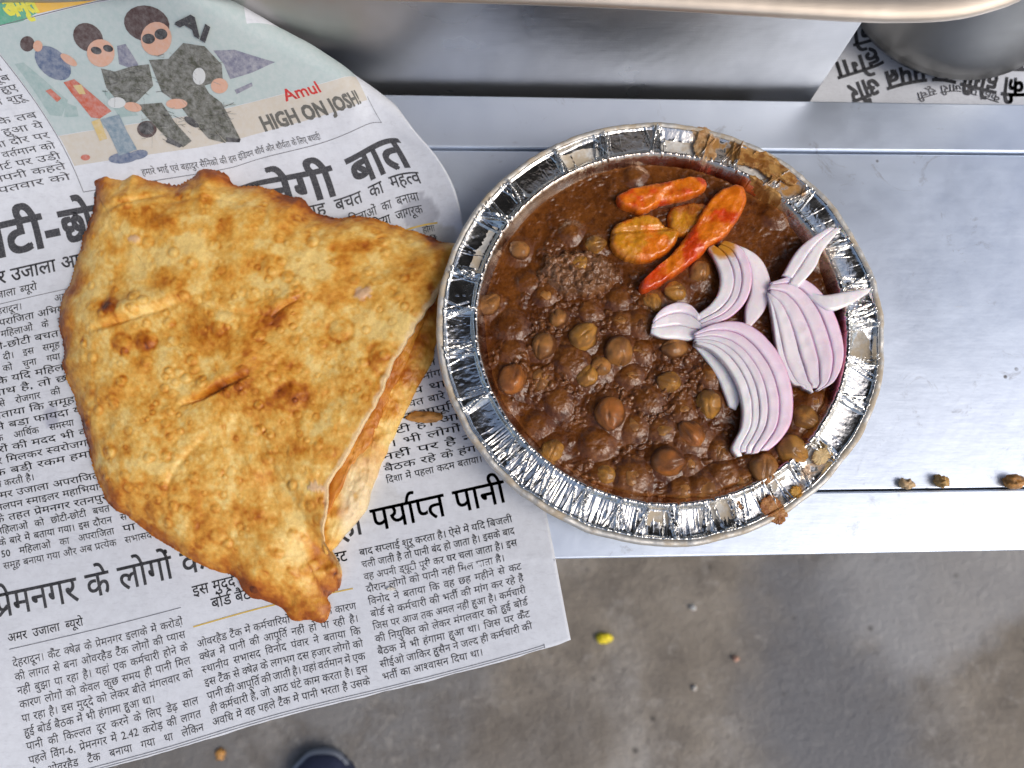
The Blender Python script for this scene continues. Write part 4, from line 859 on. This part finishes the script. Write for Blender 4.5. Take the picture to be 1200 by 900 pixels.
# ------------------------------------------------------------------ pickled carrot and chilli
M_pick = mat_attr('pickle_flesh', .28, ((260, .45, .0008), (900, .3, .0003)), .5, .25, (220, .15, .4), coat=.3, mul=(300, (.78, .62, .5), (1.15, 1.15, 1.1)))
def pickle(pts, z0, hgt, c1_, c2_, seed, name, label, cat, ridge=None):
    def zt(x, y):
        z = z0+hgt*.8+0*x+.0012*(fbm(x/12, y/12, seed+5, 2)-.5)
        if ridge is not None:
            (ax, ay), (bx, by), wv, dp = ridge; lx, ly = bx-ax, by-ay; L_ = math.hypot(lx, ly); d = ((x-ax)*ly-(y-ay)*lx)/L_; z = z-dp*np.exp(-(d/wv)**2)
        return z
    def cf(x, y, t):
        f = smooth(.35, .65, fbm(x/15, y/15, seed, 4))[..., None]; c = np.array(c1_)*(1-f)+f*np.array(c2_)
        e_ = smooth(.8, 1, t)[..., None]*.4; return c*(1-e_)+e_*np.array([.45, .07, .01])
    o = slab(name, pts, zt, hgt, cf, M_pick, 200, 36, .0009, seed, .0024, 1.8, z0+hgt*.6, 2.6)
    tag(o, label, cat); return o
OR, RD, YL = (.80, .22, .012), (.66, .065, .008), (.66, .29, .02)
pickle([(723, 229), (745, 219), (785, 211), (815, 206), (828, 210), (826, 222), (806, 231), (775, 238), (752, 248), (738, 244), (728, 240)], GZ+.0005, .0058, OR, RD, 101, 'carrot_pickle', 'bright orange carrot stick at the top of the pickle pieces in the bowl', 'pickle')
pickle([(716, 276), (722, 262), (748, 252), (768, 252), (780, 264), (796, 268), (792, 284), (778, 298), (755, 306), (733, 302), (718, 290)], GZ+.0003, .0062, YL, OR, 111, 'lime_pickle', 'chunky yellow-orange pickle piece lying left of the diagonal carrot strip', 'pickle', ((722, 272), (782, 268), 3, .0012))
pickle([(784, 248), (800, 238), (826, 238), (832, 250), (818, 268), (800, 276), (786, 268)], GZ+.0001, .0045, YL, (.45, .14, .02), 121, 'mango_pickle', 'small brownish yellow pickle piece between the two carrot pieces', 'pickle')
pickle([(852, 218), (868, 216), (876, 228), (872, 244), (862, 262), (848, 278), (832, 288), (816, 304), (790, 322), (768, 336), (754, 341), (750, 332), (764, 318), (784, 300), (800, 282), (814, 262), (828, 240), (840, 226)], GZ+.0012, .0066, RD, OR, 131, 'carrot_pickle', 'long red-orange carrot strip lying diagonally towards the onions', 'pickle')
# ------------------------------------------------------------------ onion slices
M_onion = mat_attr('raw_onion', .26, ((500, .15, .0004),), .5, .5, (160, .18, .34), coat=.25)
def onion(outer, inner, nl, z0, lab, seed=0, tk=.0032, step=.0005, purple=1., stain_=None, cat='onion'):
    N = 60; A_ = resample(outer, N, closed=False); B_ = resample(inner, N, closed=False); parts = []
    rs_ = np.random.RandomState(seed); cut_ = np.r_[0, np.cumsum(rs_.uniform(.55, 1.5, nl))]; cut_ /= cut_[-1]
    c0 = P(*((A_+B_)/2).mean(0), z0)
    root = empty('onion_slice', tuple(c0-[0, 0, tk*.5])); tag(root, lab, cat)
    for q in range(nl):
        m = 11; cr = np.linspace(0, 1, m); f = cut_[q]+0*cr+(cut_[q+1]-cut_[q])*(.003+.994*cr)
        px = A_[:, None]*(1-f)[None, :, None]+B_[:, None]*f[None, :, None]
        tg2 = np.gradient(px, axis=0); tg2 /= np.linalg.norm(tg2, axis=2)[..., None]+1e-9; px = px+tg2*(np.linspace(0, 1, N)[:, None, None]**8*rs_.uniform(-5, 5)-np.linspace(1, 0, N)[:, None, None]**8*rs_.uniform(-3, 3))+.8*(fbm(px[..., :1]/6, px[..., 1:]/6, seed+q, 2)-.5)*smooth(.9, 1, np.abs(2*np.linspace(0, 1, N)-1))[:, None, None]
        sl = np.linspace(0, 1, N)[:, None]; endt = np.minimum(smooth(0, .08, sl), smooth(1, .92, sl))
        arch = (1-np.abs(2*cr-1)**7)[None]; wave = .0007*np.sin(sl*5+seed)+.0002*np.sin(sl*7+q*2)
        z = z0+step*(nl-q)*.5+.0003*arch+wave-.0004*(1-endt)+.0004*(fbm(px[..., 0]/10, px[..., 1]/10, seed+q, 2)-.5)-.0002*(1-arch)
        w_ = P(px[..., 0], px[..., 1], z0); top_ = np.stack([w_[..., 0], w_[..., 1], z], -1)
        botm = top_.copy(); botm[..., 2] -= tk; botm[..., :2] = (botm[..., :2]-botm[:, 5:6, :2])*.93+botm[:, 5:6, :2]
        loop = np.concatenate([top_, botm[:, ::-1]], 1); LM = 2*m
        V_ = loop.reshape(-1, 3); F_ = gridF(N, LM, True)
        caps = np.array([[k, k+1, LM-2-k, LM-1-k] for k in range(m-1)]); F_ = np.vstack([F_[:, ::-1], caps, caps[:, ::-1]+(N-1)*LM])
        e_ = np.exp(-(cr/.07)**2)[None, :]*1.+.22*np.exp(-(cr/.5)**2)[None, :]+np.exp(-((1-cr)/.05)**2)[None, :]*.3
        outerness = 1-(q+.5)/nl
        base = np.array([.95, .90, .90])*(1-.40*outerness*purple)+np.array([.90, .52, .74])*(.46*outerness**1.6*purple)
        mixp = np.clip(e_*(.35+.6*outerness)*purple*(.6+.6*fbm(sl*6+0*cr[None], 0*sl+q+0*cr[None], seed, 2)), 0, .85)[..., None]
        c = base*(1-mixp)+mixp*np.array([.52, .12, .40])
        vein = (vn(0*sl+cr[None]*9+seed, sl*1.5+0*cr[None], seed+q)-.5)[..., None]; c = c*(1+.07*vein)
        if stain_:
            sx, sy, sr = stain_; d = smooth(1.1, .6, np.hypot(px[..., 0]-sx, px[..., 1]-sy)/sr+(fbm(px[..., 0]/5, px[..., 1]/5, 3, 2)-.5)*.5)[..., None]; c = c*(1-d)+d*np.array([.62, .27, .03])
        c_all = np.concatenate([c, c[:, ::-1]*.97], 1).reshape(-1, 3)
        parts.append(mesh('onion_layer', V_, F_, M_onion, col=np.clip(c_all, 0, 1)))
    adopt(root, parts); return root
OZ = GZ+.0034
onion([(972, 266), (950, 279), (932, 296), (916, 324)], [(984, 270), (966, 292), (955, 314), (938, 334)], 2, OZ+.004, 'white onion wedge pointing up over the foil rim at the far right', 3, purple=.45)
onion([(940, 335), (962, 346), (990, 342), (1018, 337)], [(946, 346), (970, 364), (992, 359), (1014, 346)], 1, OZ+.0035, 'thin white onion sliver whose tip points right onto the foil rim', 5, purple=.3)
onion([(867, 289), (886, 299), (898, 314), (904, 336), (897, 362), (882, 381)], [(862, 292), (874, 305), (880, 322), (880, 342), (874, 360), (873, 377)], 1, OZ+.001, 'single pale onion strip right of the stained slice', 8, purple=.5)
onion([(849, 281), (868, 290), (879, 312), (880, 334), (872, 356), (853, 374), (824, 384)], [(832, 292), (840, 308), (844, 326), (841, 344), (832, 357), (822, 365), (815, 370)], 3, OZ+.0022, 'curved onion slice stained orange at its top end by the pickle', 11, stain_=(847, 290, 17))
onion([(764, 376), (776, 362), (795, 354), (811, 358), (822, 374)], [(763, 391), (776, 396), (795, 397), (809, 398), (820, 394)], 3, OZ+.0018, 'short layered onion piece with its blunt end towards the middle of the curry', 14, purple=.6)
onion([(812, 398), (836, 414), (856, 440), (866, 466), (863, 480)], [(812, 404), (826, 420), (841, 444), (850, 466), (854, 476)], 1, OZ-.001, 'narrow white onion strip tucked under the left side of the largest slice', 17, purple=.1)
onion([(902, 332), (930, 326), (955, 338), (975, 364), (987, 396), (988, 422), (978, 446), (962, 457)], [(900, 350), (904, 370), (908, 396), (914, 424), (922, 440), (930, 450), (938, 452), (940, 454), (948, 458)], 5, OZ+.0018, 'broad layered red onion slice at the right side of the bowl', 20)
onion([(814, 390), (838, 380), (868, 379), (894, 395), (916, 424), (928, 460), (927, 494), (914, 516), (898, 530)], [(814, 402), (834, 411), (852, 430), (864, 452), (870, 476), (869, 500), (862, 515), (858, 526), (864, 534)], 5, OZ+.003, 'largest layered red onion crescent curving down over the middle of the curry', 25, tk=.004)
# ------------------------------------------------------------------ gravy smears on the foil rim
M_smear = mat_attr('dried_gravy', .4, ((420, .6, .0007), (1200, .4, .0003)), .4, .1, (260, .25, .6))
def smear(pts, seed, lab, c1_=(.25, .095, .015), c2_=(.50, .27, .08), z=ZR+.0005, hgt=.0005):
    cf = lambda x, y, t: np.array(c1_)+(np.array(c2_)-np.array(c1_))*smooth(.3, .7, fbm(x/6, y/6, seed, 4))[..., None]
    def zt(x, y):
        w_ = P(x, y, z); rr2 = np.hypot(w_[..., 0]-cx0, (w_[..., 1]-cy0)/.985)/RO
        return np.interp(rr2, rw, zw)+hgt*.8+.0005*(z > .03)+.0009*np.sin(2*np.arctan2(w_[..., 1]-cy0, w_[..., 0]-cx0)+.6)
    return tag(slab('gravy_smear', pts, zt, .0011, cf, M_smear, 220, 36, .0010, seed, .0005, 4, z, 4.), lab, 'gravy smear')
smear([(810, 146), (826, 144), (838, 152), (836, 168), (840, 182), (822, 186), (814, 170), (818, 158)], 201, 'small brown gravy drip across the top of the foil rim', (.42, .22, .08), (.58, .38, .20))
smear([(858, 176), (870, 166), (886, 168), (908, 180), (926, 196), (936, 208), (930, 214), (916, 208), (902, 206), (890, 196), (872, 190), (860, 188)], 205, 'large brown gravy smear on the upper right foil rim')
smear([(878, 206), (886, 206), (902, 218), (914, 228), (916, 238), (906, 238), (892, 226), (882, 214)], 209, 'grainy gravy patch on the inner side of the upper right rim')
smear([(896, 586), (908, 580), (920, 590), (926, 604), (918, 614), (904, 608), (896, 598)], 213, 'dark brown gravy blob on the lower right foil rim', (.30, .10, .02), (.42, .18, .04), hgt=.0010)
smear([(930, 574), (938, 568), (944, 576), (938, 583)], 217, 'tiny orange gravy dot on the lower right foil rim', (.55, .26, .03), (.6, .33, .06))
smear([(958, 528), (972, 524), (980, 532), (968, 542), (956, 540)], 219, 'thin tan gravy streak on the right inner wall of the bowl', (.5, .33, .14), (.62, .45, .22))
# ------------------------------------------------------------------ crumbs and scraps
def crumb(px, py, rx, ry, h, z, col, lab, seed, name='bread_crumb', cat='crumb', rough=.6):
    n, m = 14, 22; ph = np.linspace(0, np.pi, n)[:, None]; la_ = np.linspace(0, 2*np.pi, m, endpoint=False)[None, :]
    x = np.sin(ph)*np.cos(la_); y = np.sin(ph)*np.sin(la_); zz = np.cos(ph)+0*la_
    r = .75+.7*vn(x*2.2+seed, y*2.2+zz*2, seed)+.3*(vn(x*6+seed, y*6+zz*5, seed+2)-.5)
    k = FPX*.96/(CAMH-z); V_ = np.stack([x*r*rx*.82/k, y*r*ry*.82/k, zz*r*h], -1).reshape(-1, 3); c = (np.array(col)*(.6+.8*vn(x*3+zz, y*3, seed)[..., None])).reshape(-1, 3)
    o = mesh(name, V_, gridF(n, m, True), M_smear, col=c); o.location = tuple(P(px, py, z+h*.55)); tag(o, lab, cat); return o
crumb(1062, 567, 9, 7, .002, .0005, (.55, .38, .2), 'pale flat crumb on the bench seam, nearest the bowl', 1)
crumb(1102, 564, 8, 8, .003, .0005, (.5, .3, .1), 'brown crumb on the bench seam, middle one of three', 2)
crumb(1188, 564, 13, 8, .003, .0005, (.42, .2, .05), 'largest brown crumb on the bench seam at the right edge of the photo', 3)
crumb(496, 489, 20, 7, .0012, .0028, (.42, .2, .05), 'brown crust flake on the newspaper between the bread and the bowl', 4, 'crust_flake', 'crumb')
crumb(458, 690, 5, 2, .0003, .0025, (.75, .72, .65), 'tiny pale flake on the newspaper beside the tip of the bread', 12, 'crust_flake', 'crumb')
crumb(708, 748, 9, 6, .005, FZ, (.85, .68, .03), 'bright yellow flower petal on the concrete floor below the bench', 5, 'flower_petal', 'petal')
crumb(258, 884, 5, 6, .003, FZ, (.6, .3, .08), 'small orange scrap on the floor under the lower edge of the newspaper', 6, 'food_scrap', 'scrap')
crumb(862, 772, 4, 3, .003, FZ, (.62, .36, .26), 'tiny pinkish scrap on the concrete floor right of the petal', 7, 'food_scrap', 'scrap')
crumb(812, 712, 3, 3, .003, FZ, (.75, .73, .7), 'tiny white scrap on the concrete floor above the pinkish one', 8, 'food_scrap', 'scrap')
crumb(814, 806, 3, 3, .003, FZ, (.7, .66, .6), 'tiny pale scrap on the concrete floor below the pinkish one', 9, 'food_scrap', 'scrap')
# ------------------------------------------------------------------ shoe at the lower edge
M_shoe = mat_attr('navy_fabric', .7, ((900, .4, .001),)); shoe = empty('shoe', tuple(P(375, 1010, FZ)))
tag(shoe, 'toe of a dark blue shoe with grey sole on the floor at the bottom edge', 'shoe')
so = [(375, 882), (390, 884), (400, 892), (412, 910), (418, 960), (410, 1060), (402, 1120), (375, 1145), (348, 1120), (338, 1060), (332, 960), (338, 910), (350, 892), (360, 884)]
def hz(x, y): return FZ+.02+0*x
a1 = slab('sole', so, hz, .018, lambda x, y, t: np.array([.30, .33, .40])+0*x[..., None], M_shoe, 120, 16, .0, 1, .002, 0, FZ+.02, 8)
c_ = np.array([375., 1010.]); up = [tuple(c_+(np.array(p)-c_)*.955) for p in so]
a2 = slab('upper', up, lambda x, y: FZ+.045+.03*smooth(900, 1080, y), .028, lambda x, y, t: np.array([.03, .04, .09])+0*x[..., None], M_shoe, 120, 30, .0, 2, .024, 0, FZ+.03, 18)
adopt(shoe, [a1, a2])
